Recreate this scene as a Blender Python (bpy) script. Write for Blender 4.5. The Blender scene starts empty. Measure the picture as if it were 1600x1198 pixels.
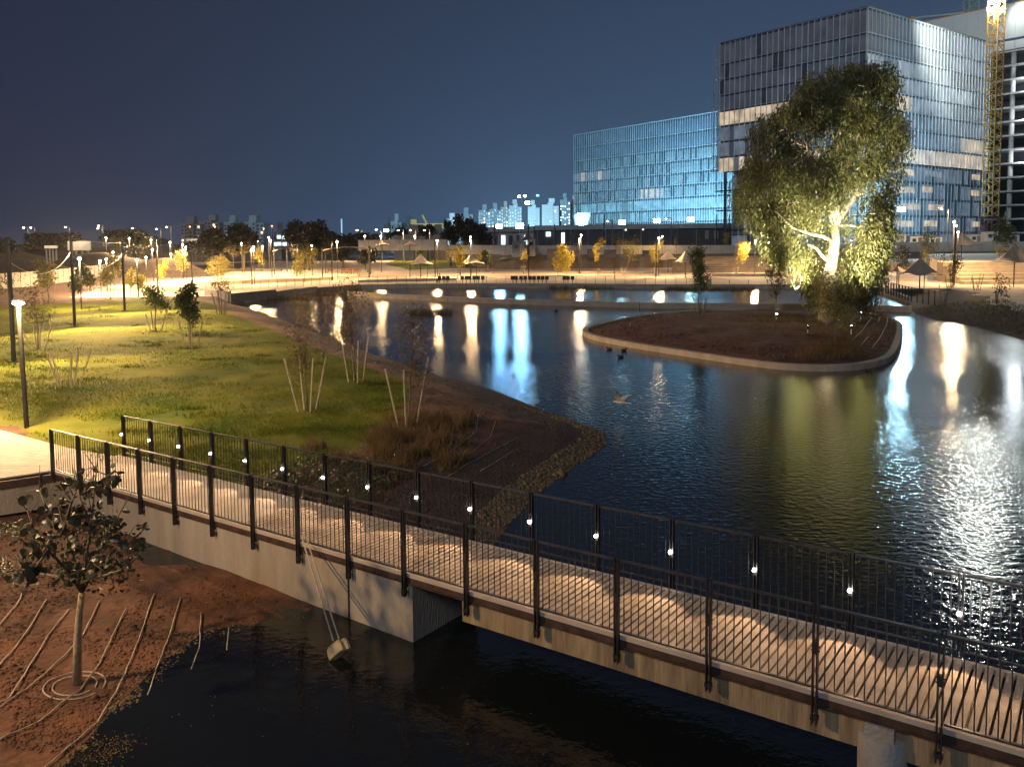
import bpy, bmesh, math, random
import numpy as np
from mathutils import Vector, Matrix
R = random.Random(7)
NR = np.random.default_rng(7)
SC = bpy.context.scene
COL = SC.collection
V = Vector
# ---------------------------------------------------------------- camera, sky, lights, exposure
F, CX, CY, PITCH, ROLL, HC = 1300.0, 800.0, 463.43, 0.07, 0.0082, 6.8
cp, sp, cr, sr = math.cos(PITCH), math.sin(PITCH), math.cos(ROLL), math.sin(ROLL)
AX_R, AX_D, AX_F = V((1, 0, 0)), V((0, -sp, -cp)), V((0, cp, -sp))
cam_d = bpy.data.cameras.new('camera')
cam = bpy.data.objects.new('camera', cam_d)
COL.objects.link(cam)
rr = AX_R * cr + AX_D * sr
dd = AX_R * -sr + AX_D * cr
M3 = Matrix((rr, -dd, -AX_F)).transposed()
cam.matrix_world = Matrix.Translation((0, 0, HC)) @ M3.to_4x4()
cam_d.sensor_width = 36
cam_d.lens = F / 1600 * 36
cam_d.shift_y = -(599 - CY) / 1600
cam_d.clip_start, cam_d.clip_end = 0.1, 9000
SC.camera = cam

world = bpy.data.worlds.new('World')
SC.world = world
world.use_nodes = True
wn, wl = world.node_tree.nodes, world.node_tree.links
wn.clear()
def wmath(op, a, b=None, c=None):
    n = wn.new('ShaderNodeMath'); n.operation = op
    for i, x in enumerate((a, b, c)):
        if x is None: continue
        if isinstance(x, (int, float)): n.inputs[i].default_value = x
        else: wl.new(x, n.inputs[i])
    return n.outputs[0]
tc = wn.new('ShaderNodeTexCoord')
sepw = wn.new('ShaderNodeSeparateXYZ'); wl.new(tc.outputs['Generated'], sepw.inputs[0])
up = wmath('MAXIMUM', sepw.outputs[2], 0.0)
dotn = wn.new('ShaderNodeVectorMath'); dotn.operation = 'DOT_PRODUCT'
wl.new(tc.outputs['Generated'], dotn.inputs[0])
dotn.inputs[1].default_value = V((0.34, 1, 0.05)).normalized()
lobe = wmath('POWER', wmath('MAXIMUM', dotn.outputs['Value'], 0.0), 5.0)       # city glow round the lit building site
low = wmath('POWER', 2.718, wmath('MULTIPLY', up, -5.5))
glow = wmath('MULTIPLY', lobe, wmath('MULTIPLY_ADD', low, 0.85, 0.15))
mixw = wn.new('ShaderNodeMixRGB'); mixw.blend_type = 'MIX'
wl.new(glow, mixw.inputs[0])
mixw.inputs[1].default_value = (0.0084, 0.0104, 0.0225, 1)
mixw.inputs[2].default_value = (0.036, 0.070, 0.122, 1)
bg = wn.new('ShaderNodeBackground'); bg.inputs['Strength'].default_value = 0.84
wl.new(mixw.outputs[0], bg.inputs['Color'])
wo = wn.new('ShaderNodeOutputWorld'); wl.new(bg.outputs[0], wo.inputs['Surface'])

night_fill_d = bpy.data.lights.new('night_fill', 'SUN')                                     # faint sun added as fill to lift the night shadows
night_fill_d.energy, night_fill_d.angle, night_fill_d.color = 0.30, math.radians(12), (0.72, 0.83, 1.0)
night_fill = bpy.data.objects.new('night_fill', night_fill_d)
night_fill.rotation_euler = V((0.35, 1, -0.75)).to_track_quat('-Z', 'Y').to_euler()
COL.objects.link(night_fill)
SC.view_settings.view_transform = 'Standard'
SC.view_settings.look = 'None'
SC.view_settings.exposure = 1.32
SC.view_settings.gamma = 1
SC.view_settings.use_curve_mapping = False
SC.cycles.use_denoising = True
SC.cycles.sample_clamp_indirect = 6
SC.cycles.max_bounces = 5
SC.cycles.diffuse_bounces = 2
SC.cycles.glossy_bounces = 3
SC.cycles.transmission_bounces = 3
SC.cycles.transparent_max_bounces = 6
SC.cycles.caustics_reflective = False
SC.cycles.caustics_refractive = False

# ---------------------------------------------------------------- surveying: photo measurements -> metres
def ray(px, py):
    a, b = px - CX, py - CY
    u, v = cr * a - sr * b, sr * a + cr * b
    return AX_R * (u / F) + AX_D * (v / F) + AX_F
def U(px, py, z=0.0):
    d = ray(px, py); t = (z - HC) / d.z
    return V((d.x * t, d.y * t, z))
def D(px, py, Y):
    d = ray(px, py); t = Y / d.y
    return V((d.x * t, Y, HC + d.z * t))
def SZ(px, Y): return px / F * Y                        # metres spanned by px pixels at distance Y

# ---------------------------------------------------------------- helpers
def tag(o, label=None, cat=None, group=None, kind=None):
    if label: o['label'] = label
    if cat: o['category'] = cat
    if group: o['group'] = group
    if kind: o['kind'] = kind
    return o
def thing(name, loc, label, cat, group=None):
    o = bpy.data.objects.new(name, None); COL.objects.link(o)
    o.location = loc; o.empty_display_size = 0.2
    return tag(o, label, cat, group)
def origin(p):
    t = V((0, 0, 0))
    while p is not None: t = t + p.location; p = p.parent
    return t
def link_mesh(name, me, parent=None, loc=None):
    o = bpy.data.objects.new(name, me); COL.objects.link(o)
    if parent is not None: o.parent = parent
    if loc is not None: o.location = loc
    return o
class MB:
    def __init__(s): s.v = []; s.f = []
    def add(s, vs, fs):
        n = len(s.v); s.v += [tuple(p) for p in vs]; s.f += [tuple(i + n for i in f) for f in fs]
        return s
    def hexa(s, c, ax, ay, az):                           # centre and three half vectors
        c, ax, ay, az = V(c), V(ax), V(ay), V(az)
        vs = [c + ax * i + ay * j + az * k for k in (-1, 1) for i, j in ((-1, -1), (1, -1), (1, 1), (-1, 1))]
        return s.add(vs, [(3, 2, 1, 0), (4, 5, 6, 7), (0, 1, 5, 4), (1, 2, 6, 5), (2, 3, 7, 6), (3, 0, 4, 7)])
    def box(s, c, sx, sy, sz, rz=0.0):
        a = V((math.cos(rz), math.sin(rz), 0)); b = V((-math.sin(rz), math.cos(rz), 0))
        return s.hexa(c, a * sx / 2, b * sy / 2, V((0, 0, sz / 2)))
    def bar(s, p, q, w, h, up=V((0, 0, 1))):
        p, q = V(p), V(q); d = q - p
        if d.length < 1e-6: return s
        x = d.normalized(); y = up.cross(x)
        y = y.normalized() if y.length > 1e-4 else V((1, 0, 0)); z = x.cross(y)
        return s.hexa((p + q) / 2, d / 2, y * w / 2, z * h / 2)
    def tube(s, pts, rads, n=6, cap=True):
        pts = [V(p) for p in pts]
        if isinstance(rads, (int, float)): rads = [rads] * len(pts)
        base = len(s.v)
        for i, p in enumerate(pts):
            d = (pts[min(i + 1, len(pts) - 1)] - pts[max(i - 1, 0)]).normalized()
            a = d.orthogonal().normalized() if abs(d.z) < 0.999 else V((1, 0, 0))
            if i == 0: pa = a
            else:
                a = pa - d * pa.dot(d); a = a.normalized() if a.length > 1e-5 else d.orthogonal().normalized(); pa = a
            b = d.cross(a)
            for k in range(n):
                t = 2 * math.pi * k / n
                s.v.append(tuple(p + (a * math.cos(t) + b * math.sin(t)) * rads[i]))
        for i in range(len(pts) - 1):
            for k in range(n):
                k2 = (k + 1) % n
                s.f.append((base + i * n + k, base + i * n + k2, base + (i + 1) * n + k2, base + (i + 1) * n + k))
        if cap:
            s.f.append(tuple(base + k for k in range(n))[::-1])
            s.f.append(tuple(base + (len(pts) - 1) * n + k for k in range(n)))
        return s
    def lathe(s, c, prof, n=12):                           # prof: (radius, z)
        return s.tube([V(c) + V((0, 0, z)) for r, z in prof], [r for r, z in prof], n)
    def prism(s, poly, z0, z1):                            # horizontal polygon
        n = len(poly)
        vs = [(p[0], p[1], z0) for p in poly] + [(p[0], p[1], z1) for p in poly]
        return s.add(vs, [tuple(range(n))[::-1], tuple(range(n, 2 * n))] + [(i, (i + 1) % n, n + (i + 1) % n, n + i) for i in range(n)])
    def mesh(s, name, mat, off=V((0, 0, 0)), smooth=False):
        me = bpy.data.meshes.new(name)
        me.from_pydata([(x - off.x, y - off.y, z - off.z) for x, y, z in s.v], [], s.f)
        if mat: me.materials.append(mat)
        bm = bmesh.new(); bm.from_mesh(me); bmesh.ops.recalc_face_normals(bm, faces=bm.faces); bm.to_mesh(me); bm.free()
        if smooth: me.polygons.foreach_set('use_smooth', [True] * len(me.polygons))
        return me
    def build(s, name, mat, parent=None, smooth=False):
        return link_mesh(name, s.mesh(name, mat, origin(parent), smooth), parent)
def quick_mesh(name, verts, faces, mat, parent=None, smooth=False):        # numpy arrays, all faces with the same corner count
    verts = np.asarray(verts, np.float32) - np.array(origin(parent), np.float32)
    faces = np.asarray(faces, np.int32)
    me = bpy.data.meshes.new(name)
    me.vertices.add(len(verts)); me.vertices.foreach_set('co', verts.ravel())
    k = faces.shape[1]
    me.loops.add(faces.size); me.loops.foreach_set('vertex_index', faces.ravel())
    me.polygons.add(len(faces)); me.polygons.foreach_set('loop_start', np.arange(0, faces.size, k, dtype=np.int32))
    me.polygons.foreach_set('loop_total', np.full(len(faces), k, np.int32))
    if smooth: me.polygons.foreach_set('use_smooth', np.ones(len(faces), bool))
    me.update(calc_edges=True); me.validate()
    if mat: me.materials.append(mat)
    return link_mesh(name, me, parent)

# ---------------------------------------------------------------- materials
MATS = {}
def mat(name, col, rough=0.8, metal=0.0, noise=0.0, scale=4.0, bump=0.0, bscale=20.0, col2=None, spec=0.5, emit=None, estr=0.0, trans=0.0, stretch=None, detail=6):
    m = bpy.data.materials.new(name); m.use_nodes = True
    nt = m.node_tree; nt.nodes.clear(); N = nt.nodes.new; L = nt.links.new
    out = N('ShaderNodeOutputMaterial'); p = N('ShaderNodeBsdfPrincipled')
    p.inputs['Roughness'].default_value = rough; p.inputs['Metallic'].default_value = metal
    p.inputs['Specular IOR Level'].default_value = spec
    p.inputs['Base Color'].default_value = (*col, 1)
    tcn = N('ShaderNodeTexCoord'); src = tcn.outputs['Object']
    if stretch:
        mp = N('ShaderNodeMapping'); mp.inputs['Scale'].default_value = stretch; L(src, mp.inputs[0]); src = mp.outputs[0]
    if noise > 0:
        nz = N('ShaderNodeTexNoise'); nz.inputs['Scale'].default_value = scale; nz.inputs['Detail'].default_value = detail; nz.inputs['Roughness'].default_value = 0.62
        L(src, nz.inputs['Vector'])
        rp = N('ShaderNodeValToRGB'); rp.color_ramp.elements[0].position = 0.32; rp.color_ramp.elements[1].position = 0.68
        c2 = col2 or tuple(min(1, c * (1 + noise)) for c in col)
        c1 = tuple(c * (1 - noise) for c in col) if col2 is None else col
        rp.color_ramp.elements[0].color = (*c1, 1); rp.color_ramp.elements[1].color = (*c2, 1)
        L(nz.outputs['Fac'], rp.inputs[0]); L(rp.outputs[0], p.inputs['Base Color'])
    if bump > 0:
        nb = N('ShaderNodeTexNoise'); nb.inputs['Scale'].default_value = bscale; nb.inputs['Detail'].default_value = 5
        L(src, nb.inputs['Vector'])
        b = N('ShaderNodeBump'); b.inputs['Strength'].default_value = min(1, bump); b.inputs['Distance'].default_value = 0.05
        L(nb.outputs['Fac'], b.inputs['Height']); L(b.outputs[0], p.inputs['Normal'])
    if emit:
        p.inputs['Emission Color'].default_value = (*emit, 1); p.inputs['Emission Strength'].default_value = estr
        m.cycles.emission_sampling = 'NONE'
    sh = p.outputs[0]
    if trans > 0:
        tr = N('ShaderNodeBsdfTranslucent'); mx = N('ShaderNodeMixShader'); mx.inputs[0].default_value = trans
        if noise > 0: L(rp.outputs[0], tr.inputs[0])
        else: tr.inputs[0].default_value = (*col, 1)
        L(p.outputs[0], mx.inputs[1]); L(tr.outputs[0], mx.inputs[2]); sh = mx.outputs[0]
    L(sh, out.inputs[0])
    MATS[name] = m
    return m
WARM = (1.0, 0.64, 0.31)
NEUT = (1.0, 0.63, 0.35)
BLUE = (0.38, 0.75, 1.0)
m_steel = mat('dark steel', (0.032, 0.030, 0.034), 0.5, 0.3, 0.4, 12)
m_railtop = mat('worn dark steel', (0.055, 0.052, 0.055), 0.45, 0.4, 0.4, 9)
m_pole = mat('black pole paint', (0.03, 0.029, 0.028), 0.5, 0.2, 0.3, 6)
m_board = mat('deck board', (0.34, 0.275, 0.215), 0.75, 0, 0.22, 3, 0.3, 30)
m_slab = mat('deck concrete', (0.40, 0.34, 0.285), 0.8, 0, 0.16, 1.6, 0.2, 40)
m_conc = mat('stained concrete', (0.24, 0.205, 0.16), 0.9, 0, 0.3, 1.1, 0.5, 25, col2=(0.38, 0.33, 0.26), stretch=(1.4, 1.4, 0.28))
m_conc.node_tree.nodes
m_conc2 = mat('board marked concrete', (0.26, 0.19, 0.11), 0.9, 0, 0.6, 2.2, 0.4, 18, stretch=(1.6, 1.6, 0.22))
m_concgrey = mat('grey concrete', (0.30, 0.28, 0.255), 0.9, 0, 0.22, 1.4, 0.4, 20)
m_rust = mat('rusty edge channel', (0.055, 0.03, 0.022), 0.8, 0.2, 0.5, 5)
m_lawn = mat('lawn ground', (0.050, 0.082, 0.007), 0.95, 0, 0.3, 0.35, 0.9, 9, col2=(0.150, 0.148, 0.014), spec=0.1)
m_soil = mat('red soil', (0.10, 0.042, 0.022), 0.95, 0, 0.55, 1.1, 1.0, 7)
m_soil2 = mat('dark brown soil', (0.05, 0.032, 0.02), 0.95, 0, 0.5, 0.9, 1.0, 5)
m_gravelg = mat('dark gravel', (0.062, 0.042, 0.032), 0.85, 0, 0.6, 14, 1.0, 24)
m_paving = mat('sandy paving', (0.42, 0.34, 0.25), 0.85, 0, 0.14, 0.6, 0.15, 8)
m_path = mat('pale path concrete', (0.42, 0.36, 0.28), 0.85, 0, 0.15, 0.5, 0.15, 8)
m_sand = mat('pale sand', (0.44, 0.36, 0.27), 0.95, 0, 0.2, 0.5, 0.5, 6)
m_far = mat('far ground', (0.05, 0.045, 0.038), 0.95, 0, 0.5, 0.05)
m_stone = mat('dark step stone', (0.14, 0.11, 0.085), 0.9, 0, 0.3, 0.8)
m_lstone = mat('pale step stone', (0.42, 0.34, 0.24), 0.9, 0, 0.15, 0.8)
m_blade = mat('grass blade', (0.045, 0.085, 0.006), 0.8, 0, 0.3, 0.35, 0, col2=(0.15, 0.155, 0.014), trans=0.35, spec=0.1)
m_dry = mat('dry ornamental grass', (0.13, 0.085, 0.03), 0.8, 0, 0.4, 2, trans=0.3)
m_gcover = mat('ground cover leaf', (0.05, 0.07, 0.022), 0.45, 0, 0.5, 3, trans=0.2)
m_leafdk = mat('dark round leaf', (0.04, 0.042, 0.026), 0.42, 0, 0.45, 6, trans=0.2)
m_euc = mat('eucalyptus leaf', (0.06, 0.07, 0.015), 0.5, 0, 0.3, 0.9, 0, col2=(0.155, 0.155, 0.055), trans=0.25)
m_green = mat('green leaf', (0.075, 0.10, 0.022), 0.55, 0, 0.4, 2.5, trans=0.3)
m_yellow = mat('yellow autumn leaf', (0.42, 0.34, 0.05), 0.6, 0, 0.3, 2.0, trans=0.4)
m_olive = mat('olive leaf', (0.25, 0.22, 0.05), 0.55, 0, 0.4, 2.0, trans=0.3)
m_brownl = mat('thin brown leaf', (0.10, 0.072, 0.034), 0.7, 0, 0.4, 2.0, trans=0.25)
m_darkl = mat('deep green leaf', (0.022, 0.024, 0.014), 0.6, 0, 0.4, 0.8, trans=0.15)
m_palebark = mat('pale sapling bark', (0.30, 0.24, 0.15), 0.85, 0, 0.3, 9, 0.4, 30)
m_bark = mat('brown bark', (0.13, 0.10, 0.07), 0.9, 0, 0.4, 5, 0.5, 20)
m_eucbark = mat('white eucalyptus bark', (0.42, 0.36, 0.27), 0.75, 0, 0.3, 1.2, 0.5, 6)
m_stake = mat('pale wooden stake', (0.42, 0.34, 0.24), 0.85, 0, 0.2, 6)
m_stakedk = mat('brown wooden stake', (0.15, 0.11, 0.075), 0.85, 0, 0.2, 6)
m_pipe = mat('dusty irrigation pipe', (0.33, 0.29, 0.25), 0.6, 0, 0.2, 4)
m_canvas = mat('beige shade fabric', (0.60, 0.49, 0.35), 0.8, 0, 0.08, 1.0, trans=0.25)
m_canvas2 = mat('taupe shade fabric', (0.36, 0.28, 0.20), 0.8, 0, 0.1, 1.0, trans=0.15)
m_fencew = mat('pale hoarding sheet', (0.46, 0.42, 0.33), 0.7, 0, 0.12, 0.7)
m_fenceg = mat('grey hoarding sheet', (0.30, 0.28, 0.25), 0.75, 0, 0.12, 0.7)
m_cabin = mat('blue grey cabin paint', (0.10, 0.12, 0.14), 0.6, 0, 0.15, 0.6)
m_white = mat('white sheeting', (0.6, 0.62, 0.62), 0.7, 0, 0.15, 0.5)
m_podium = mat('dark podium cladding', (0.06, 0.055, 0.055), 0.7, 0, 0.25, 0.3)
m_podtop = mat('podium roof slab', (0.30, 0.31, 0.30), 0.8, 0, 0.15, 0.3)
m_gl_dark = mat('dark facade glass', (0.062, 0.075, 0.105), 0.25, 0.0, 0.35, 0.15)
m_gl_dark2 = mat('dark facade glass lighter', (0.085, 0.098, 0.13), 0.3, 0.0, 0.35, 0.15)
m_gl_mid = mat('grey facade glass', (0.14, 0.15, 0.165), 0.3, 0.0, 0.35, 0.2)
m_gl_blue = mat('blue grey facade glass', (0.15, 0.17, 0.18), 0.3, 0.0, 0.4, 0.2)
m_gl_deep = mat('unlit facade opening', (0.04, 0.055, 0.068), 0.3, 0.0, 0.3, 0.2)
m_fin = mat('aluminium fin', (0.46, 0.48, 0.50), 0.45, 0.3, 0.1, 0.3)
m_findk = mat('grey fin', (0.2, 0.205, 0.215), 0.5, 0.3, 0.1, 0.3)
m_slabedge = mat('raw concrete slab', (0.34, 0.335, 0.32), 0.85, 0, 0.2, 0.3)
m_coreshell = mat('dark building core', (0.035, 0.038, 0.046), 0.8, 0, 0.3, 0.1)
m_panel = mat('white parapet panel', (0.55, 0.57, 0.56), 0.6, 0, 0.08, 0.1)
m_uncover = m_stone
m_craney = mat('yellow crane steel', (0.45, 0.24, 0.05), 0.6, 0.1, 0.25, 0.5)
m_cranedk = mat('red brown crane base', (0.13, 0.05, 0.05), 0.7, 0.1, 0.2, 0.5)
m_tower = mat('pale tower render', (0.36, 0.37, 0.37), 0.85, 0, 0.12, 0.05)
m_towerw = mat('warm tower render', (0.32, 0.27, 0.23), 0.85, 0, 0.12, 0.05)
m_towerdk = mat('dark tower glass', (0.08, 0.09, 0.1), 0.5, 0, 0.2, 0.05)
m_hut = mat('warm rendered wall', (0.30, 0.25, 0.19), 0.85, 0, 0.15, 0.3)
m_black = mat('black fabric', (0.02, 0.02, 0.022), 0.85, 0, 0.2, 8)
m_skin = mat('skin', (0.35, 0.21, 0.14), 0.6)
m_bird = mat('grey white plumage', (0.42, 0.37, 0.31), 0.8, 0, 0.2, 20)
m_duck = mat('dark plumage', (0.03, 0.028, 0.025), 0.7, 0, 0.3, 20)
m_beak = mat('yellow beak', (0.4, 0.22, 0.04), 0.5)
m_scoop = mat('yellowed scoop plastic', (0.40, 0.31, 0.17), 0.7, 0, 0.3, 8)
m_seat = mat('dark seat mesh', (0.03, 0.025, 0.02), 0.6)
m_redseat = mat('red brown bench wood', (0.18, 0.06, 0.03), 0.6, 0, 0.2, 4)
m_tan = mat('tan edging gravel', (0.15, 0.11, 0.055), 0.9, 0, 0.5, 12, 1.0, 20)
m_kerb = mat('kerb concrete', (0.33, 0.27, 0.20), 0.85, 0, 0.2, 1.5, 0.3, 20)
e_warm = mat('warm lamp glow', (0, 0, 0), emit=(1, 0.78, 0.5), estr=26)
e_neut = mat('white lamp glow', (0, 0, 0), emit=(1, 0.9, 0.78), estr=34)
e_blue = mat('blue floodlight glow', (0, 0, 0), emit=(0.45, 0.85, 1.0), estr=30)
e_orange = mat('orange lamp glow', (0, 0, 0), emit=(1, 0.35, 0.1), estr=8)
e_teal = mat('teal lamp glow', (0, 0, 0), emit=(0.1, 0.75, 0.9), estr=4)
def lit(name, c, s): return mat(name, tuple(x * 0.2 for x in c), 0.5, noise=0.0, emit=c, estr=s)
def litglass(name, c, lo, hi, sc=0.35):
    m = mat(name, (0.12, 0.13, 0.14), 0.4, emit=c, estr=hi)
    nt = m.node_tree; p = [n for n in nt.nodes if n.type == 'BSDF_PRINCIPLED'][0]
    t = nt.nodes.new('ShaderNodeTexCoord'); z = nt.nodes.new('ShaderNodeTexNoise'); z.inputs['Scale'].default_value = sc; z.inputs['Detail'].default_value = 4
    oi = nt.nodes.new('ShaderNodeObjectInfo'); ad = nt.nodes.new('ShaderNodeVectorMath'); ad.operation = 'ADD'
    nt.links.new(t.outputs['Object'], ad.inputs[0]); nt.links.new(oi.outputs['Location'], ad.inputs[1]); nt.links.new(ad.outputs[0], z.inputs['Vector'])
    mr = nt.nodes.new('ShaderNodeMapRange'); mr.inputs[1].default_value = 0.3; mr.inputs[2].default_value = 0.7; mr.inputs[3].default_value = lo; mr.inputs[4].default_value = hi
    nt.links.new(z.outputs['Fac'], mr.inputs[0]); nt.links.new(mr.outputs[0], p.inputs['Emission Strength'])
    return m
g_faint = litglass('dark office glass with added glow', (0.50, 0.58, 0.85), 0.008, 0.028)  # weak emission added to dark panes to lift their tone
g_soft = litglass('office glass with added soft glow', (0.55, 0.68, 0.90), 0.03, 0.10)  # small interior glow added to brighten the grey panes
g_warm = litglass('warm lit office glass', (1.0, 0.76, 0.50), 0.10, 0.36)
g_pale = litglass('pale lit office glass', (0.75, 0.86, 1.0), 0.05, 0.17)
g_cyan = litglass('cyan lit office glass', (0.25, 0.68, 0.95), 0.08, 0.28)
g_dim = litglass('dim lit office glass', (0.5, 0.62, 0.75), 0.02, 0.09)
w_warm = lit('warm lit window', (1.0, 0.8, 0.5), 1.2)
w_cool = lit('cool lit window', (0.7, 0.9, 1.0), 0.9)
w_dark = mat('unlit window', (0.03, 0.035, 0.04), 0.3)

# water
m_water = bpy.data.materials.new('lake water'); m_water.use_nodes = True
nt = m_water.node_tree; nt.nodes.clear(); N = nt.nodes.new; L = nt.links.new
o_ = N('ShaderNodeOutputMaterial'); p_ = N('ShaderNodeBsdfPrincipled'); L(p_.outputs[0], o_.inputs[0])
p_.inputs['Base Color'].default_value = (0.006, 0.008, 0.009, 1); p_.inputs['Roughness'].default_value = 0.05; p_.inputs['IOR'].default_value = 1.5
t_ = N('ShaderNodeTexCoord'); mp = N('ShaderNodeMapping'); mp.inputs['Scale'].default_value = (1.0, 1.15, 1); mp.inputs['Rotation'].default_value = (0, 0, 0.12); L(t_.outputs['Object'], mp.inputs[0])
n1 = N('ShaderNodeTexNoise'); n1.inputs['Scale'].default_value = 4.6; n1.inputs['Detail'].default_value = 3; n1.inputs['Roughness'].default_value = 0.55; L(mp.outputs[0], n1.inputs['Vector'])
n2 = N('ShaderNodeTexNoise'); n2.inputs['Scale'].default_value = 0.045; n2.inputs['Detail'].default_value = 2; L(t_.outputs['Object'], n2.inputs['Vector'])
mr_ = N('ShaderNodeMapRange'); mr_.inputs[1].default_value = 0.36; mr_.inputs[2].default_value = 0.56; mr_.inputs[3].default_value = 0.3; mr_.inputs[4].default_value = 1.0; L(n2.outputs['Fac'], mr_.inputs[0])
mu_ = N('ShaderNodeMath'); mu_.operation = 'MULTIPLY'; L(n1.outputs['Fac'], mu_.inputs[0]); L(mr_.outputs[0], mu_.inputs[1])
b_ = N('ShaderNodeBump'); b_.inputs['Strength'].default_value = 1.0; b_.inputs['Distance'].default_value = 0.023; L(mu_.outputs[0], b_.inputs['Height']); L(b_.outputs[0], p_.inputs['Normal'])

# ---------------------------------------------------------------- lights
def point(parent, p, power, col, rad=0.12):
    d = bpy.data.lights.new('lamp_light', 'POINT'); d.energy = power; d.color = col; d.shadow_soft_size = rad
    o = bpy.data.objects.new('lamp_light', d); COL.objects.link(o); o.parent = parent; o.location = V(p) - origin(parent)
    return o
def spot(parent, p, aim, power, col, ang, blend=0.3, rad=0.1):
    d = bpy.data.lights.new('spot_light', 'SPOT'); d.energy = power; d.color = col; d.spot_size = math.radians(ang); d.spot_blend = blend; d.shadow_soft_size = rad
    o = bpy.data.objects.new('spot_light', d); COL.objects.link(o); o.parent = parent; o.location = V(p) - origin(parent)
    o.rotation_euler = (V(aim) - V(p)).to_track_quat('-Z', 'Y').to_euler()
    return o

# ---------------------------------------------------------------- terrain
TH, SLOPE, LP, WB = 0.6277, 0.0174, 1.3494, 1.92
BD = V((math.cos(TH), -math.sin(TH), SLOPE)); BN = V((math.sin(TH), math.cos(TH), 0))
P0 = V((-11.685, 20.752, HC - 4.716 - 1.1))                # front edge of the bridge deck at the first post
def B(t, n=0.0, z=0.0): return P0 + BD * t + BN * n + V((0, 0, z))
lake_px = [(40, 1260), (110, 1185), (180, 1110), (240, 1048), (320, 990), (430, 968), (545, 950), (640, 955), (700, 920), (722, 905),
           (765, 850), (830, 775), (905, 722), (946, 694), (944, 676), (905, 661), (860, 646), (800, 621), (740, 600), (690, 588), (640, 572), (590, 556), (560, 545), (515, 528),
           (480, 515), (440, 500), (410, 488), (385, 480), (359, 475), (430, 466), (494, 456), (560, 451), (640, 449.5), (760, 449), (900, 449.5), (1060, 451),
           (1200, 451), (1345, 451), (1385, 460), (1420, 474), (1424, 484), (1432, 491), (1465, 501), (1500, 506), (1532, 513), (1600, 531), (1750, 578)]
LAKE = [U(x, y, 0.0).xy for x, y in lake_px] + [V((70, 25)), V((60, -25)), V((-10, -25)), V((-9, 2))]
def poly_np(poly): return np.array([(p[0], p[1]) for p in poly])
def inside(px, py, poly):
    P = poly_np(poly); c = np.zeros(px.shape, bool); n = len(P)
    for i in range(n):
        x0, y0 = P[i]; x1, y1 = P[(i + 1) % n]
        if y0 == y1: continue
        k = ((y0 > py) != (y1 > py)) & (px < (x1 - x0) * (py - y0) / (y1 - y0) + x0)
        c ^= k
    return c
def dist_edge(px, py, poly):
    P = poly_np(poly); d = np.full(px.shape, 1e9); n = len(P)
    for i in range(n):
        a = P[i]; e = P[(i + 1) % n] - a; l2 = (e @ e) + 1e-9
        t = np.clip(((px - a[0]) * e[0] + (py - a[1]) * e[1]) / l2, 0, 1)
        d = np.minimum(d, np.hypot(px - a[0] - t * e[0], py - a[1] - t * e[1]))
    return d
def vnoise(x, y, s, seed=0):
    x = x / s + seed * 17.3; y = y / s + seed * 9.1
    xi, yi = np.floor(x), np.floor(y); fx, fy = x - xi, y - yi
    fx, fy = fx * fx * (3 - 2 * fx), fy * fy * (3 - 2 * fy)
    def h(a, b):
        q = np.sin(a * 127.1 + b * 311.7 + seed) * 43758.5453
        return q - np.floor(q)
    return (h(xi, yi) * (1 - fx) + h(xi + 1, yi) * fx) * (1 - fy) + (h(xi, yi + 1) * (1 - fx) + h(xi + 1, yi + 1) * fx) * fy
def polyU(pts, z): return [U(x, y, z).xy for x, y in pts]
LAWN = polyU([(-260, 600), (0, 664), (100, 697), (213, 758), (330, 775), (450, 730), (520, 706), (585, 684), (612, 655), (640, 622), (648, 602), (625, 588), (580, 570), (545, 556),
              (500, 541), (455, 523), (410, 506), (375, 494), (345, 482), (322, 470), (280, 468), (230, 462), (185, 466), (130, 472), (75, 476), (20, 478), (-260, 500)], 0.85)
RED = polyU([(-260, 500), (-260, 445), (0, 452), (70, 444), (150, 436), (165, 446), (120, 462), (75, 473), (20, 477)], 0.6)
FARL = polyU([(-400, 445), (-400, 400), (20, 402), (190, 404), (300, 414), (420, 408), (330, 430), (230, 440), (165, 446), (150, 436), (70, 444), (0, 452)], 0.6)
FLAWN = polyU([(600, 412), (620, 405), (700, 402), (790, 407), (800, 418), (720, 418), (640, 421)], 0.6)
def sd_lake(x, y):
    d = dist_edge(x, y, LAKE)
    return np.where(inside(x, y, LAKE), -d, d)
def height(x, y):
    s = sd_lake(x, y)
    nb = (x - P0.x) * BN.x + (y - P0.y) * BN.y
    front = nb < 0.9
    far = np.clip((y - 85) / 20, 0, 1)
    right = np.clip((x - 20) / 10, 0, 1)
    W = np.where(front, 4.0, 6.0 * (1 - far) + 0.35 * far)
    W = np.where((right > 0.5) & ~front, np.where(y < 92, 9.0, 0.5), W)
    hm = np.where(front, 0.32, 0.85 * (1 - far) + 0.5 * far)
    hm = np.where(front, 0.015 + 0.33 * np.clip((-nb - 0.4) / 5.0, 0, 1), hm)
    t = np.clip(s / W, -0.6, 1)
    h = hm * np.where(t > 0, np.sin(np.clip(t, 0, 1) * math.pi / 2), t * 1.6)
    n = (vnoise(x, y, 2.4, 1) - 0.5) * 0.09 + (vnoise(x, y, 0.7, 2) - 0.5) * 0.05 + (vnoise(x, y, 0.22, 5) - 0.5) * 0.035
    n2 = (vnoise(x, y, 7.0, 3) - 0.5) * 0.22
    return h + n * np.clip(s / 2, 0.15, 1) * np.where(far > 0.5, 0.2, 1.0) + n2 * np.clip(s / 10, 0, 1) * np.where((far > 0.5) | front, 0.0, 1.0)
def gz(p): return float(height(np.array([p[0]]), np.array([p[1]]))[0])
NY, NX = 430, 400
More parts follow.
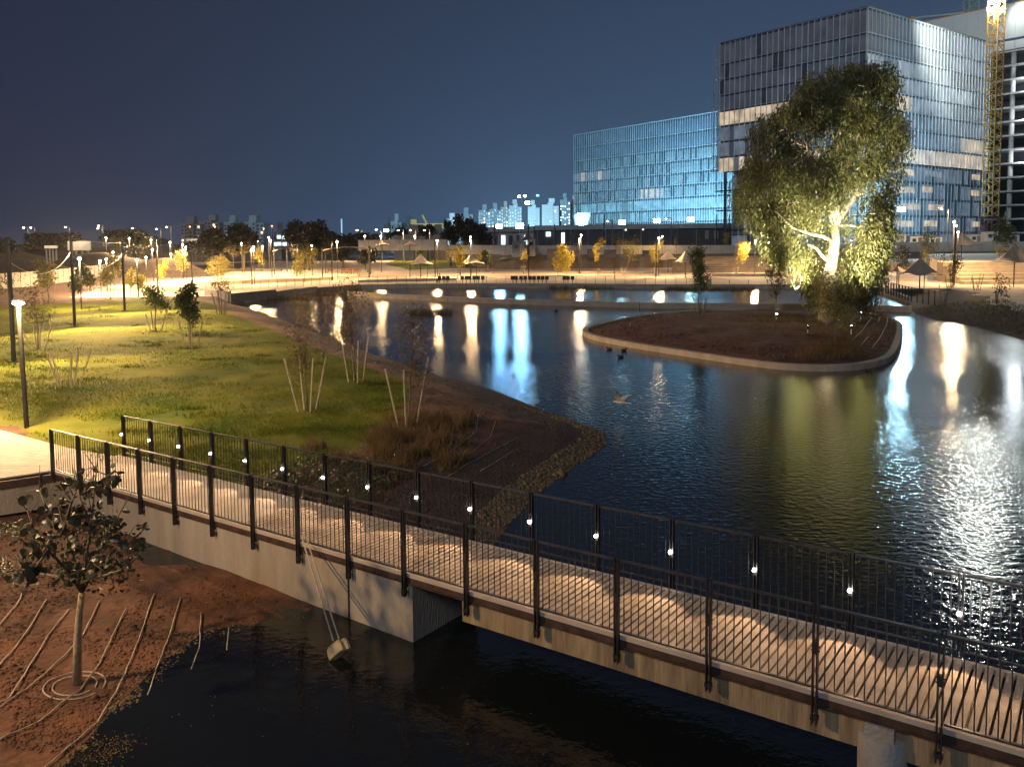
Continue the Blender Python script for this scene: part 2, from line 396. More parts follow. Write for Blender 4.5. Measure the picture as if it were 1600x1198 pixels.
ys = 4.0 * (250.0 / 4.0) ** (np.arange(NY + 1) / NY); ts = np.linspace(-0.86, 0.86, NX + 1)
GX = ys[:, None] * ts[None, :]; GY = np.repeat(ys[:, None], NX + 1, 1)
GH = height(GX, GY)
cxm = (GX[:-1, :-1] + GX[1:, 1:]) / 2; cym = (GY[:-1, :-1] + GY[1:, 1:]) / 2
SDc = sd_lake(cxm, cym); NBc = (cxm - P0.x) * BN.x + (cym - P0.y) * BN.y
jx = cxm + (vnoise(cxm, cym, 0.5, 8) - 0.5) * 0.7; jy = cym + (vnoise(cxm, cym, 0.5, 9) - 0.5) * 0.7
reg = np.zeros(cxm.shape, int)                                                            # 0 = plaza
pen = (cxm < 6) & (cym < 92)
reg[pen & (NBc > 0.9)] = 2                                                              # soil
reg[pen & (NBc > 0.9) & (SDc < 2.5 + (vnoise(cxm, cym, 1.2, 4) - 0.5) * 1.6) & (cym < 70)] = 3        # gravel
reg[inside(jx, jy, LAWN)] = 1
reg[inside(jx, jy, RED)] = 4
reg[inside(jx, jy, FARL)] = 5
reg[inside(jx, jy, FLAWN)] = 1
reg[(NBc <= 0.9)] = 4
rb = (cxm > 20) & (cym < 96)
reg[rb & (SDc < 6.5 + (vnoise(cxm, cym, 2.0, 6) - 0.5) * 2)] = 5
reg[rb & (SDc >= 6.5)] = np.where(reg[rb & (SDc >= 6.5)] == 5, 5, 6)
keep = SDc > -2.5
reg[(NBc < -2) & (cxm > 2)] = -1
names = {0: ('plaza_paving', m_paving), 1: ('lawn', m_lawn), 2: ('soil_bed', m_soil), 3: ('gravel_bank', m_gravelg), 4: ('red_soil_ground', m_soil), 5: ('brown_soil_ground', m_soil2), 6: ('sand_ground', m_sand)}
idx = np.arange((NY + 1) * (NX + 1)).reshape(NY + 1, NX + 1)
for r, (nm, mm) in names.items():
    k = (reg == r) & keep
    q = np.stack([idx[:-1, :-1][k], idx[:-1, 1:][k], idx[1:, 1:][k], idx[1:, :-1][k]], 1)
    if not len(q): continue
    used, inv = np.unique(q, return_inverse=True)
    pts = np.stack([GX.ravel()[used], GY.ravel()[used], GH.ravel()[used]], 1)
    o = quick_mesh(nm, pts, inv.reshape(q.shape), mm, smooth=True)
    tag(o, kind='structure')
mb = MB(); mb.add([(-1400, -100, -0.75), (1400, -100, -0.75), (1400, 1600, -0.75), (-1400, 1600, -0.75)], [(0, 1, 2, 3)])
tag(mb.build('ground', m_far), kind='structure')
mb = MB(); mb.add([(-110, -40, 0), (170, -40, 0), (170, 128, 0), (-110, 128, 0)], [(0, 1, 2, 3)])
tag(mb.build('lake_water', m_water), kind='structure')
# raised building site behind the plaza
mb = MB(); mb.prism([(-4, 171), (170, 171), (900, 600), (900, 1450), (-60, 1450), (-30, 300)], -0.7, 3.3)
tag(mb.build('site_ground', m_stone), kind='structure')
# far low hills and earth mounds on the left
def mound(px, py, w, h, Y, name='earth_mound', m=m_soil2):
    c = D(px, py, Y); c.z = 0
    n = 26; vs = []; fs = []
    for j in range(9):
        r = j / 8
        for i in range(n):
            a = 2 * math.pi * i / n
            x, y = c.x + math.cos(a) * w * r, c.y + math.sin(a) * w * 0.5 * r
            z = 0.2 + h * (0.5 + 0.5 * math.cos(math.pi * r)) * (0.8 + 0.4 * float(vnoise(np.array([x]), np.array([y]), w / 3, 3)[0]))
            vs.append((x, y, z if j < 8 else -0.5))
    for j in range(8):
        for i in range(n):
            fs.append((j * n + i, j * n + (i + 1) % n, (j + 1) * n + (i + 1) % n, (j + 1) * n + i))
    tag(link_mesh(name, MB().add(vs, fs).mesh(name, m, smooth=True)), kind='structure')
for a in ((40, 420, 17, 3.6, 150), (165, 415, 24, 4.6, 158), (250, 410, 14, 3.4, 150), (110, 390, 60, 6.5, 260), (-60, 400, 40, 5.5, 190)): mound(*a)

# ---------------------------------------------------------------- footbridge
bridge = thing('footbridge', B(0, WB / 2), 'boarded footbridge with concrete abutment crossing the corner of the lake', 'footbridge')
T0, T1, TB = -0.25, 26.0, 7.6
bi = 0
brd = MB(); L0 = 0.084
brd.hexa((0, 0, -0.02), (L0 / 2, 0, 0), (0, (WB - 0.26) / 2, 0), (0, 0, 0.02))
brd_me = brd.mesh('deck_board', m_board)
bev = bmesh.new(); bev.from_mesh(brd_me); bmesh.ops.bevel(bev, geom=bev.edges[:], offset=0.004, segments=1); bev.to_mesh(brd_me); bev.free()
ang = math.atan2(BD.y, BD.x)
t = TB + 0.06
while t < T1:
    o = link_mesh('deck_board', brd_me, bridge)
    p = B(t, WB / 2, R.uniform(-0.003, 0.003)) - bridge.location
    o.location = p; o.rotation_euler = (R.uniform(-.002, .002), -math.atan(SLOPE), ang)
    t += 0.116
for k in range(5):                                             # concrete deck slabs on the abutment
    a, b = T0 + (TB - T0) * k / 5 + 0.008, T0 + (TB - T0) * (k + 1) / 5 - 0.008
    mb = MB(); c = B((a + b) / 2, WB / 2, -0.06)
    mb.hexa(c, BD * ((b - a) / 2), BN * (WB / 2 - 0.13), V((0, 0, 0.06))); mb.build('deck_slab', m_slab, bridge)
for nn, nm in ((0.09, 'edge_strip'), (WB - 0.09, 'edge_strip')):
    mb = MB(); mb.hexa(B((T0 + T1) / 2, nn, -0.035), BD * ((T1 - T0) / 2), BN * 0.04, V((0, 0, 0.032))); mb.build(nm, m_slab, bridge)
    mb = MB(); mb.hexa(B((T0 + T1) / 2, nn, -0.125), BD * ((T1 - T0) / 2), BN * 0.03, V((0, 0, 0.055)))
    mb.hexa(B((T0 + T1) / 2, nn, -0.172), BD * ((T1 - T0) / 2), BN * 0.055, V((0, 0, 0.008))); mb.build('edge_channel', m_rust, bridge)
TAB = 12.25
mb = MB(); mb.hexa(B((12.3 + T1) / 2 + .6, WB / 2, -0.40), BD * ((T1 - 12.3) / 2 - .4), BN * (WB / 2 - 0.13), V((0, 0, 0.175))); mb.build('concrete_beam', m_conc2, bridge)
mb = MB()
a0, a1 = B(0.7, 0.09), B(TAB, 0.09); b0, b1 = B(0.7, WB - .09), B(TAB, WB - .09)
vs = [V((q.x, q.y, -0.8)) for q in (a0, a1, b1, b0)] + [q + V((0, 0, -0.19)) for q in (a0, a1, b1, b0)]
mb.add(vs, [(0, 1, 5, 4), (1, 2, 6, 5), (2, 3, 7, 6), (3, 0, 4, 7), (4, 5, 6, 7), (3, 2, 1, 0)]); mb.build('abutment', m_conc, bridge)
mb = MB(); q = B(10.7, 0.082)                                 # recessed movement joint in the abutment face
mb.hexa(V((q.x, q.y, 0.35)), BD.normalized() * 0.012, BN * 0.012, V((0, 0, 0.55))); mb.build('movement_joint', m_pole, bridge)
pc = B(19.62, 0.20)
mb = MB(); mb.lathe((pc.x, pc.y, 0), [(0.27, -0.9), (0.27, pc.z - 0.36), (0.255, pc.z - 0.345)], 28); mb.build('pier', m_concgrey, bridge, True)
mb = MB(); mb.hexa(V((pc.x, pc.y, pc.z - 0.265)) - BN * .1, BD.normalized() * 0.16, BN * 0.1, V((0, 0, 0.08))); mb.build('bearing_block', m_concgrey, bridge)
# railings
def railing(name, n0, inner, label, off, count, lit_):
    root = thing(name, B(off, n0), label, 'railing', 'footbridge railings')
    zt = 1.1; bx = BD.normalized()
    pk = MB(); pk.tube([(0, 0, 0.085), (0, 0, 0.13), (0, 0, 1.055)], 0.0075, 5); pkm = pk.mesh('picket', m_steel)
    for i in range(count):
        t = off + i * LP
        mb = MB()
        for s in (-1, 1):
            c = B(t + s * 0.025, n0, 0.36); mb.hexa(c, bx * 0.007, BN * 0.036, V((0, 0, 0.745)))
        g = B(t, n0 + inner * 0.05, -0.18)                                       # gusset under the deck
        mb.hexa(B(t, n0 + inner * 0.09, -0.2), bx * 0.008, BN * 0.06, V((0, 0, 0.05)))
        mb.hexa(B(t, n0, -0.30), bx * 0.045, BN * 0.03, V((0, 0, 0.03)))
        post = mb.build('post', m_steel, root)
        mb = MB(); mb.hexa(B(t, n0, 0.56), bx * 0.019, BN * 0.035, V((0, 0, 0.06)))
        for z in (0.53, 0.585): mb.hexa(B(t, n0, z), bx * 0.052, BN * 0.006, V((0, 0, 0.006)))
        mb.build('light_box', m_steel, post)
        if lit_:
            mb = MB(); c = B(t - 0.005, n0 + inner * 0.062, 0.59); mb.lathe(c - V((0, 0, .022)), [(0.012, 0), (0.024, 0.008), (0.024, 0.036), (0.012, 0.044)], 10); mb.build('lens', e_neut, post)
            if i > 0:
                c = B(t, n0 + inner * 0.10, 0.62)
                spot(post, c, c + BN * inner * 1.0 + V((0, 0, -0.45)), 26, NEUT, 80, 0.14, 0.025)
        if i < count - 1:
            mb = MB(); c = B(t + LP / 2, n0, zt - 0.012); mb.hexa(c, bx * (LP / 2 - 0.05), BN * 0.026, V((0, 0, 0.012))); mb.build('top_rail', m_railtop, root)
            mb = MB(); c = B(t + LP / 2, n0, 0.075); mb.hexa(c, bx * (LP / 2 - 0.045), BN * 0.02, V((0, 0, 0.01))); mb.build('bottom_rail', m_railtop, root)
            for k in range(1, 12):
                o = link_mesh('picket', pkm, root); o.location = B(t + LP * k / 12, n0) - root.location
    return root
railing('bridge_railing', 0.0, 1, 'dark steel picket railing on the near edge of the footbridge', 0.0, 19, False)
railing('bridge_railing', WB, -1, 'dark steel railing with small white post lights on the lake edge of the footbridge', -0.065, 19, True)
# approach platform
zp = P0.z - 0.02
apl = thing('approach_platform', U(0, 700, zp), 'pale boarded platform leading onto the footbridge at the edge of the lawn', 'platform')
A_, B_, C_, D_ = U(-330, 584, zp), B(0.95, WB + .02, -0.02), B(-0.27, 0, -0.02), U(-330, 795, zp)
Q_ = U(105, 699, zp)
nbd = 26
for k in range(nbd):
    u0, u1 = k / nbd + 0.0008, (k + 1) / nbd - 0.0008
    l0, l1 = A_.lerp(D_, u0), A_.lerp(D_, u1); r0, r1 = Q_.lerp(C_, u0), Q_.lerp(C_, u1)
    mb = MB(); mb.prism([l0, r0, r1, l1][::-1], zp - 0.035, zp + R.uniform(-.002, .002)); mb.build('platform_board', m_slab, apl)
mb = MB(); mb.prism([Q_ + V((.01, 0, 0)), B(0.9, WB + .02), B(-0.27, WB, 0), C_ + V((.01, 0, 0))][::-1], zp - 0.06, zp - 0.003); mb.build('landing_slab', m_slab, apl)
mb = MB(); mb.bar(D_ + V((0, -.06, -.14)), C_ + V((0.3, -.06, -.14)), 0.08, 0.2); mb.build('edge_beam', m_rust, apl)
mb = MB(); mb.bar(D_ + V((0, .05, -.55)), C_ + V((0.7, .12, -.55)), 0.2, 0.6); mb.build('support_wall', m_conc, apl)

# ---------------------------------------------------------------- walls, island, promenade
def strip_wall(name, pts, z0, z1s, th, m, label, cat, seg=True, part='wall_block'):
    root = thing(name, pts[0], label, cat)
    n = len(pts)
    for i in range(n - 1):
        a, b = V((pts[i].x, pts[i].y, 0)), V((pts[i + 1].x, pts[i + 1].y, 0))
        d = (b - a); L = d.length; k = max(1, round(L / 6.0))
        for j in range(k):
            u0, u1 = j / k, (j + 1) / k
            p, q = a.lerp(b, u0), a.lerp(b, u1)
            zz = z1s[i] + (z1s[i + 1] - z1s[i]) * (u0 + u1) / 2 if isinstance(z1s, list) else z1s
            x = d.normalized(); y = V((-x.y, x.x, 0))
            c = (p + q) / 2; mb = MB()
            mb.hexa(V((c.x, c.y, (z0 + zz) / 2)), x * ((q - p).length / 2 - 0.008), y * th / 2, V((0, 0, (zz - z0) / 2)))
            mb.build(part, m, root)
    return root
strip_wall('lake_wall', [U(x, y) for x, y in ((322, 470), (359, 474), (430, 466), (494, 456))], -0.6, [1.25, 1.25, 0.85, 0.7], 0.35, m_concgrey, 'grey concrete lake wall rising towards the lawn corner', 'wall')
strip_wall('lake_wall', [U(x, y) for x, y in ((494.5, 456), (560, 451), (640, 449.5), (760, 449), (900, 449.5), (1060, 451), (1200, 451), (1345, 451))], -0.6, 0.56, 0.4, m_kerb, 'long low stone edge wall below the far promenade', 'wall')
strip_wall('lake_wall', [U(x, y) for x, y in ((1345.5, 451), (1385, 460), (1420, 474))], -0.6, 0.66, 0.4, m_concgrey, 'short concrete edge wall below the slanting post railing', 'wall')
strip_wall('weir_wall', [U(x, y) for x, y in ((545, 461), (600, 466), (700, 471), (800, 475), (1000, 481), (1200, 483), (1340, 485), (1424, 487.5))], -0.6, 0.52, 0.55, m_kerb, 'low straight concrete wall dividing the far pond from the lake', 'wall')

isl_px = [(908, 524), (912, 517.5), (940, 509.5), (1000, 497), (1060, 491), (1100, 489), (1200, 487.5), (1290, 488), (1345, 492), (1385, 499), (1408, 508), (1412, 518), (1406, 545), (1398, 560), (1385, 569.5), (1350, 577.5), (1300, 581), (1240, 579.5), (1180, 573.5), (1100, 561.5), (1000, 546), (930, 533)]
isl = [U(x, y) for x, y in isl_px]
def smooth_loop(pts, it=2):
    for _ in range(it):
        q = []
        for i, p in enumerate(pts):
            n = pts[(i + 1) % len(pts)]; q += [p.lerp(n, .25), p.lerp(n, .75)]
        pts = q
    return pts
isl = smooth_loop(isl, 2)
ic = sum(isl, V((0, 0, 0))) / len(isl)
def inset(pts, d):
    out = []; n = len(pts)
    for i, p in enumerate(pts):
        t = (pts[(i + 1) % n] - pts[i - 1]).normalized(); nn = V((-t.y, t.x, 0))
        if nn.dot(ic - p) < 0: nn = -nn
        out.append(p + nn * d)
    return out
inn = inset(isl, 0.4)
mb = MB(); n = len(isl)
vs = [V((p.x, p.y, z)) for pts, z in ((isl, -0.6), (isl, 0.29), (inset(isl, .03), 0.32), (inset(isl, .37), 0.32), (inn, 0.29), (inn, 0.0)) for p in pts]
mb.add(vs, [(r * n + i, r * n + (i + 1) % n, (r + 1) * n + (i + 1) % n, (r + 1) * n + i) for r in range(5) for i in range(n)])
tag(mb.build('island_kerb', m_kerb), 'rounded concrete kerb ringing the planted island', 'kerb')
vs = []; rings = 16
for r in range(rings + 1):
    for p in inn:
        q = ic.lerp(p, 1 - r / rings); a = np.array([q.x]), np.array([q.y])
        z = 0.22 + 0.42 * math.sin(min(1, r / rings * 1.4) * math.pi / 2) + (float(vnoise(a[0], a[1], 0.6, 2)[0]) - .5) * 0.12 + (float(vnoise(a[0], a[1], 2.2, 3)[0]) - .5) * 0.15
        vs.append((q.x, q.y, z))
fs = [(r * n + i, r * n + (i + 1) % n, (r + 1) * n + (i + 1) % n, (r + 1) * n + i) for r in range(rings) for i in range(n)]
tag(link_mesh('island_soil', MB().add(vs, fs).mesh('island_soil', m_soil, smooth=True)), kind='structure')
IZ = 0.6
# promenade kerb strip and low plaza walls
def low_wall(px0, py0, px1, py1, z0, h, th, m, label, name='low_wall'):
    a, b = U(px0, py0, z0), U(px1, py1, z0)
    root = thing(name, a, label, 'low wall')
    L = (b - a).length; k = max(2, round(L / 2.5))
    for j in range(k):
        p, q = a.lerp(b, j / k), a.lerp(b, (j + 1) / k)
        mb = MB(); mb.bar(p.lerp(q, .004) + V((0, 0, h / 2 - .1)), p.lerp(q, .996) + V((0, 0, h / 2 - .1)), th, h + .2); mb.build('stone_block', m, root)
low_wall(1112, 432, 1228, 432, 0.5, 0.45, 0.6, m_lstone, 'long pale stone seat wall in front of the dark stepped terrace')
low_wall(1240, 432, 1372, 431, 0.5, 0.45, 0.6, m_lstone, 'pale stone seat wall behind the big eucalyptus trunk')
low_wall(880, 428, 1022, 427, 0.5, 0.4, 0.6, m_lstone, 'low sandy stone wall along the row of staked yellow trees')
low_wall(560, 441, 712, 438, 0.5, 0.35, 0.5, m_lstone, 'low stone bench wall beside the seated person')
low_wall(330, 446, 520, 437, 0.5, 0.4, 0.5, m_lstone, 'pale stone step wall below the yellow tree on the left plaza')
low_wall(436, 428, 560, 431, 0.5, 0.3, 0.6, m_path, 'low kerb wall in front of the flat shade sails')
low_wall(340, 424, 440, 424, 0.5, 0.5, 0.5, m_stone, 'dark low planter wall behind the left plaza')
# stepped terraces
root = thing('stepped_terrace', D(1200, 425, 146), 'dark stone stepped seating terrace behind the row of trees', 'terrace')
for k in range(7):
    Y = 146 + k * 1.35
    a, b = D(1052 + k * 0.5, 425, Y), D(1362, 425, Y)
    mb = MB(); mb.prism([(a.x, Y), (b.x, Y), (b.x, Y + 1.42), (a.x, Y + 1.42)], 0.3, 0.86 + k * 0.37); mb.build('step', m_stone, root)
root = thing('stepped_terrace', D(1580, 440, 104), 'pale stone stepped terrace under the shade canopy at the frame edge', 'terrace')
for k in range(6):
    Y = 105 + k * 1.5
    a, b = D(1508 - k * 7, 425, Y), D(1760, 425, Y)
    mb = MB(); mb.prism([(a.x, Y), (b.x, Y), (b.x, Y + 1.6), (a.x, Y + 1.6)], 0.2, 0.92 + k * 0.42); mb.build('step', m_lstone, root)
a, b = D(1470, 425, 114.2), D(1800, 425, 114.2)
mb = MB(); mb.prism([(a.x, 114.2), (b.x, 114.2), (b.x + 30, 171.5), (a.x + 26, 171.5)], 0.2, 2.95); tag(mb.build('upper_terrace', m_path), kind='structure')
mb = MB(); a, b = D(1372, 425, 150), D(1500, 425, 150); mb.prism([(a.x, 150), (b.x, 150), (b.x + 4, 171.3), (a.x + 3, 171.3)], 0.2, 2.0); tag(mb.build('middle_terrace', m_paving), kind='structure')
low_wall(1376, 424, 1482, 421, 0.5, 1.3, 0.6, m_lstone, 'pale retaining wall behind the two staked trees right of the eucalyptus')
for i, (px0, px1, py0, py1, Y) in enumerate(((855, 884, 389, 396, 168), (888, 906, 391, 397, 168), (918, 934, 389, 396, 168), (944, 962, 390, 397, 167), (974, 990, 389, 397, 168), (1004, 1030, 391, 397, 168))):
    a, b = D(px0, py1, Y), D(px1, py0, Y); mb = MB()
    mb.box(((a.x + b.x) / 2, Y, (3.0 + b.z) / 2 - .1), b.x - a.x, 1.2, b.z - 2.8); o = mb.build('concrete_block', m_stone)
    tag(o, ['widest dark block on the bank behind the yellow tree', 'small dark block next to the widest one', 'dark block behind the leaning staked tree', 'dark block on the bank behind the bare dark tree', 'dark block between two staked trees', 'dark block just left of the paired canopies'][i], 'block', 'dark blocks along the bank top')
# hoardings
def hoarding(name, pts, h, m, label, pw=2.4):
    root = thing(name, pts[0], label, 'fence', 'site hoardings')
    for a, b in zip(pts[:-1], pts[1:]):
        d = b - a; k = max(1, round(d.length / pw)); x = d.normalized()
        for j in range(k):
            p, q = a.lerp(b, (j + .01) / k), a.lerp(b, (j + .99) / k); dz = V((0, 0, h / 2 + R.uniform(-.03, .03)))
            mb = MB(); mb.bar(p + dz, q + dz, 0.05, h); mb.build('panel', m, root)
            mb = MB(); mb.bar(p + V((0, .06, 0)), p + V((0, .06, h + .12)), 0.07, 0.07); mb.build('post', m_steel, root)
hoarding('site_hoarding', [D(700, 397, 172.5) , D(862, 397.5, 172.5), D(1110, 397, 172.5), D(1360, 396, 172.5)], 1.85, m_fencew, 'long pale site hoarding above the bank behind the row of trees')
hoarding('site_hoarding', [D(1380, 395, 172.2), D(1500, 394, 172.2), D(1640, 393, 172.2)], 2.1, m_fencew, 'cream site hoarding behind the shade canopies at the foot of the towers')
hoarding('site_hoarding', [D(560, 392, 178), D(640, 391, 180), D(698, 391, 180)], 2.3, m_fencew, 'pale hoarding behind the far green lawn')
hoarding('site_hoarding', [U(-60, 456, 0.55), U(0, 452, 0.55), U(62, 446, 0.55), U(108, 440, 0.55), U(165, 431, 0.55)], 2.1, m_fenceg, 'grey wavy hoarding behind the staked trees on the far left')
for i, (px0, px1, py0, py1, Y, mm, lb) in enumerate(((800, 822, 378, 402, 166, m_cabin, 'blue grey site cabin standing in front of the hoarding'), (827, 836, 374, 398, 168, m_hut, 'narrow tan kiosk beside the blue grey cabin'),
        (1392, 1412, 366, 380, 186, m_white, 'white site cabin glowing blue under the big floodlight'), (1418, 1440, 369, 380, 188, m_white, 'pale cabin behind the hoarding between floodlight and street lamp'),
        (1446, 1468, 370, 380, 186, m_white, 'low white cabin behind the yellow green tree'), (1512, 1530, 366, 379, 188, m_white, 'white cabin behind the tall beige canopy'), (1536, 1556, 362, 379, 186, m_white, 'tall white cabin at the foot of the yellow crane'), (1566, 1588, 367, 379, 186, m_white, 'white cabin behind the hoarding near the frame edge'))):
    a, b = D(px0, py1, Y), D(px1, py0, Y); root = thing('site_cabin', V(((a.x + b.x) / 2, Y, a.z)), lb, 'cabin', 'site cabins')
    z0 = min(a.z, 3.2); mb = MB(); mb.box(((a.x + b.x) / 2, Y, (z0 + b.z) / 2), b.x - a.x, 2.4, b.z - z0); mb.build('wall', mm, root)
    mb = MB(); mb.box(((a.x + b.x) / 2, Y, b.z + .06), b.x - a.x + .2, 2.6, .12); mb.build('roof', m_cabin, root)
    mb = MB(); mb.box((a.x + (b.x - a.x) * .3, Y - 1.22, b.z - .9), .8, .06, .7); mb.build('window', w_dark, root)
    mb = MB(); mb.box((a.x + (b.x - a.x) * .7, Y - 1.22, b.z - 1.15), .8, .06, 1.7); mb.build('door', m_findk, root)
# railings of thin posts round the far water
def post_rail(pts, h, sp, rail, m, label, w=0.06):
    root = thing('pond_railing', pts[0], label, 'railing')
    for a, b in zip(pts[:-1], pts[1:]):
        k = max(1, round((b - a).length / sp))
        for j in range(k):
            p = a.lerp(b, j / k); mb = MB(); mb.box(p + V((0, 0, h / 2 - .1)), w, w, h + .2); mb.build('post', m, root)
        for z in rail:
            mb = MB(); mb.bar(a + V((0, 0, z)), b + V((0, 0, z)), 0.045, 0.045); mb.build('rail', m, root)
post_rail([U(x, y, 0.55) for x, y in ((322, 455), (420, 449), (500, 445), (620, 443), (760, 442.5), (900, 443), (1105, 444.5))], 1.05, 1.35, (1.03,), m_stakedk, 'thin brown post railing along the far promenade edge', 0.045)
post_rail([U(x, y, 0.62) for x, y in ((1338, 448), (1384, 456), (1424, 468), (1470, 476))], 1.15, 1.3, (1.15,), m_pole, 'dark post railing slanting along the pond beside the taupe canopy', 0.08)
post_rail([U(x, y, 0.55) for x, y in ((1110, 443), (1230, 443), (1335, 444))], 0.5, 2.3, (), m_stakedk, 'row of short bollard posts on the promenade behind the island', 0.06)

# ---------------------------------------------------------------- shade canopies
def canopy(peak, xl, xr, ye, yb, m, label, zg=0.5, Y=None, poles=1, rot=0.5):
    px, py = peak
    if Y is None: Y = U(px, yb, zg).y
    pk = D(px, py, Y); w = SZ((xr - xl) / 2, Y); ze = D(px, ye, Y).z; cx = D((xl + xr) / 2, ye, Y).x
    zb = D(px, yb, Y).z
    root = thing('shade_canopy', (pk.x, Y, zb), label, 'canopy', 'tent shaped shade canopies')
    n = 32; rg = 7; vs = []
    for j in range(rg + 1):
        r = j / rg
        for i in range(n):
            a = 2 * math.pi * i / n
            q = abs(((a + rot) / (math.pi / 2)) % 1 - 0.5) * 2                  # 1 at corners, 0 mid edge
            rad = w * (0.72 + 0.28 * q ** 1.6) * (0.03 + 0.97 * r)
            z = ze + (pk.z - ze) * (1 - r) ** 1.55 + (0.28 * (1 - q) * r ** 3)
            vs.append((pk.x + (cx - pk.x) * r + math.cos(a) * rad, Y + math.sin(a) * rad, z))
    vs2 = [(x, y, z - 0.03) for x, y, z in vs]; N0 = len(vs)
    fs = [(j * n + i, j * n + (i + 1) % n, (j + 1) * n + (i + 1) % n, (j + 1) * n + i) for j in range(rg) for i in range(n)]
    fs2 = [tuple(N0 + k for k in f[::-1]) for f in fs]
    rim = [(rg * n + i, rg * n + (i + 1) % n, N0 + rg * n + (i + 1) % n, N0 + rg * n + i) for i in range(n)]
    mb = MB(); mb.add(vs + vs2, fs + fs2 + rim); mb.build('fabric', m, root)
    mb = MB(); mb.tube([(pk.x, Y, zb - .2), (pk.x, Y, pk.z + .1)], 0.07, 8); mb.build('pole', m_steel, root)
    for i in range(4):
        a = -rot + math.pi / 4 + i * math.pi / 2 + math.pi / 4
        e = V((pk.x + (cx - pk.x) + math.cos(a) * w * .95, Y + math.sin(a) * w * .95, ze + .02))
        mb = MB(); mb.tube([V((pk.x, Y, ze - .1)), e], 0.022, 5); mb.build('rib', m_steel, root)
    if poles > 1:
        for dx in (-0.75, 0.4):
            mb = MB(); mb.tube([(pk.x + w * dx, Y + w * .4, zb - .2), (pk.x + w * dx, Y + w * .4, ze + .1)], 0.05, 6); mb.build('side_pole', m_steel, root)
for a in (((657, 397), 633, 681, 413, 434, m_canvas, 'beige tent canopy just left of the seated person', .5, None, 2), ((735, 397), 717, 761, 412, 433, m_canvas, 'beige tent canopy second from the seated person', .5, None, 2),
          ((789, 391), 773, 811, 405, 420, m_canvas, 'beige tent canopy in front of the blue grey cabin'), ((1044, 391), 1022, 1062, 406, 426, m_canvas, 'pale tent canopy partly behind its twin'),
          ((1071, 392), 1050, 1092, 410, 434, m_canvas, 'front tent canopy of the overlapping pair behind the green sapling'), ((1438, 403), 1404, 1474, 429, 453, m_canvas2, 'taupe tent canopy beside the dark post railing', .5, None, 2),
          ((1402, 416), 1390, 1428, 426, 444, m_canvas2, 'taupe canopy half hidden behind the larger one by the railing'), ((1503, 363), 1484, 1534, 383, 408, m_canvas, 'tall pale canopy on the upper terrace by the warm street lamp', 2.9, 132),
          ((1586, 382), 1552, 1626, 409, 452, m_canvas2, 'large taupe canopy cut by the frame edge over the pale terrace'),
          ((597, 375), 583, 611, 383, 394, m_canvas, 'small far beige canopy behind the green lawn', .5, 165), ((640, 376), 626, 656, 384, 396, m_canvas2, 'small far tan canopy behind the green lawn', .5, 165),
          ((697, 379), 680, 714, 391, 403, m_canvas2, 'dark far canopy below the big dark tree', .5, 160), ((824, 362), 812, 838, 376, 398, m_stone, 'dark peaked canopy above the blue grey cabin', 3.2, 170)): canopy(*a)
def flat_sail(pts, zs, label, polepx):
    root = thing('shade_sail', pts[0], label, 'shade sail', 'flat shade sails')
    n = 8; vs = []
    for j in range(n + 1):
        for i in range(n + 1):
            u, v = i / n, j / n
            p = pts[0].lerp(pts[1], u).lerp(pts[3].lerp(pts[2], u), v); s = 1 - 0.12 * math.sin(math.pi * v)
            q = V((p.x, p.y, p.z + .5 * math.sin(math.pi * u) * (1 - v * .3)))
            vs.append(q)
    N0 = len(vs); f = [(j * (n + 1) + i, j * (n + 1) + i + 1, (j + 1) * (n + 1) + i + 1, (j + 1) * (n + 1) + i) for j in range(n) for i in range(n)]
    mb = MB(); mb.add(vs + [q - V((0, 0, .05)) for q in vs], f + [tuple(N0 + k for k in g[::-1]) for g in f]); mb.build('fabric', m_canvas, root)
    for p in pts:
        mb = MB(); mb.tube([(p.x, p.y, .2), (p.x, p.y, p.z + .5)], .11, 8); mb.build('pole', m_pole, root)
flat_sail([D(424, 394, 142), D(463, 392, 142), D(468, 390, 152), D(428, 391, 152)], 0, 'small flat shade sail on dark poles above the left plaza', 0)
flat_sail([D(503, 392, 138), D(576, 390, 138), D(578, 388, 152), D(508, 389, 152)], 0, 'wide flat shade sail over the red benches', 0)
for i, (px, py) in enumerate(((537, 440), (546, 440), (556, 439), (516, 440))):
    c = U(px, 428, 0.5); root = thing('picnic_bench', c, ['red brown bench under the wide shade sail', 'red brown bench next to the pale table', 'end bench nearest the bare tree', 'red brown bench at the left pole of the sail'][i], 'bench', 'red benches under the sail')
    mb = MB(); mb.box(c + V((0, 0, .45)), 1.0, .5, .07); mb.build('seat', m_redseat, root)
    mb = MB(); mb.box(c + V((0, .22, .75)), 1.0, .06, .4); mb.build('backrest', m_redseat, root)
    for s in (-.4, .4):
        mb = MB(); mb.box(c + V((s, 0, .2)), .07, .4, .44); mb.build('leg', m_steel, root)

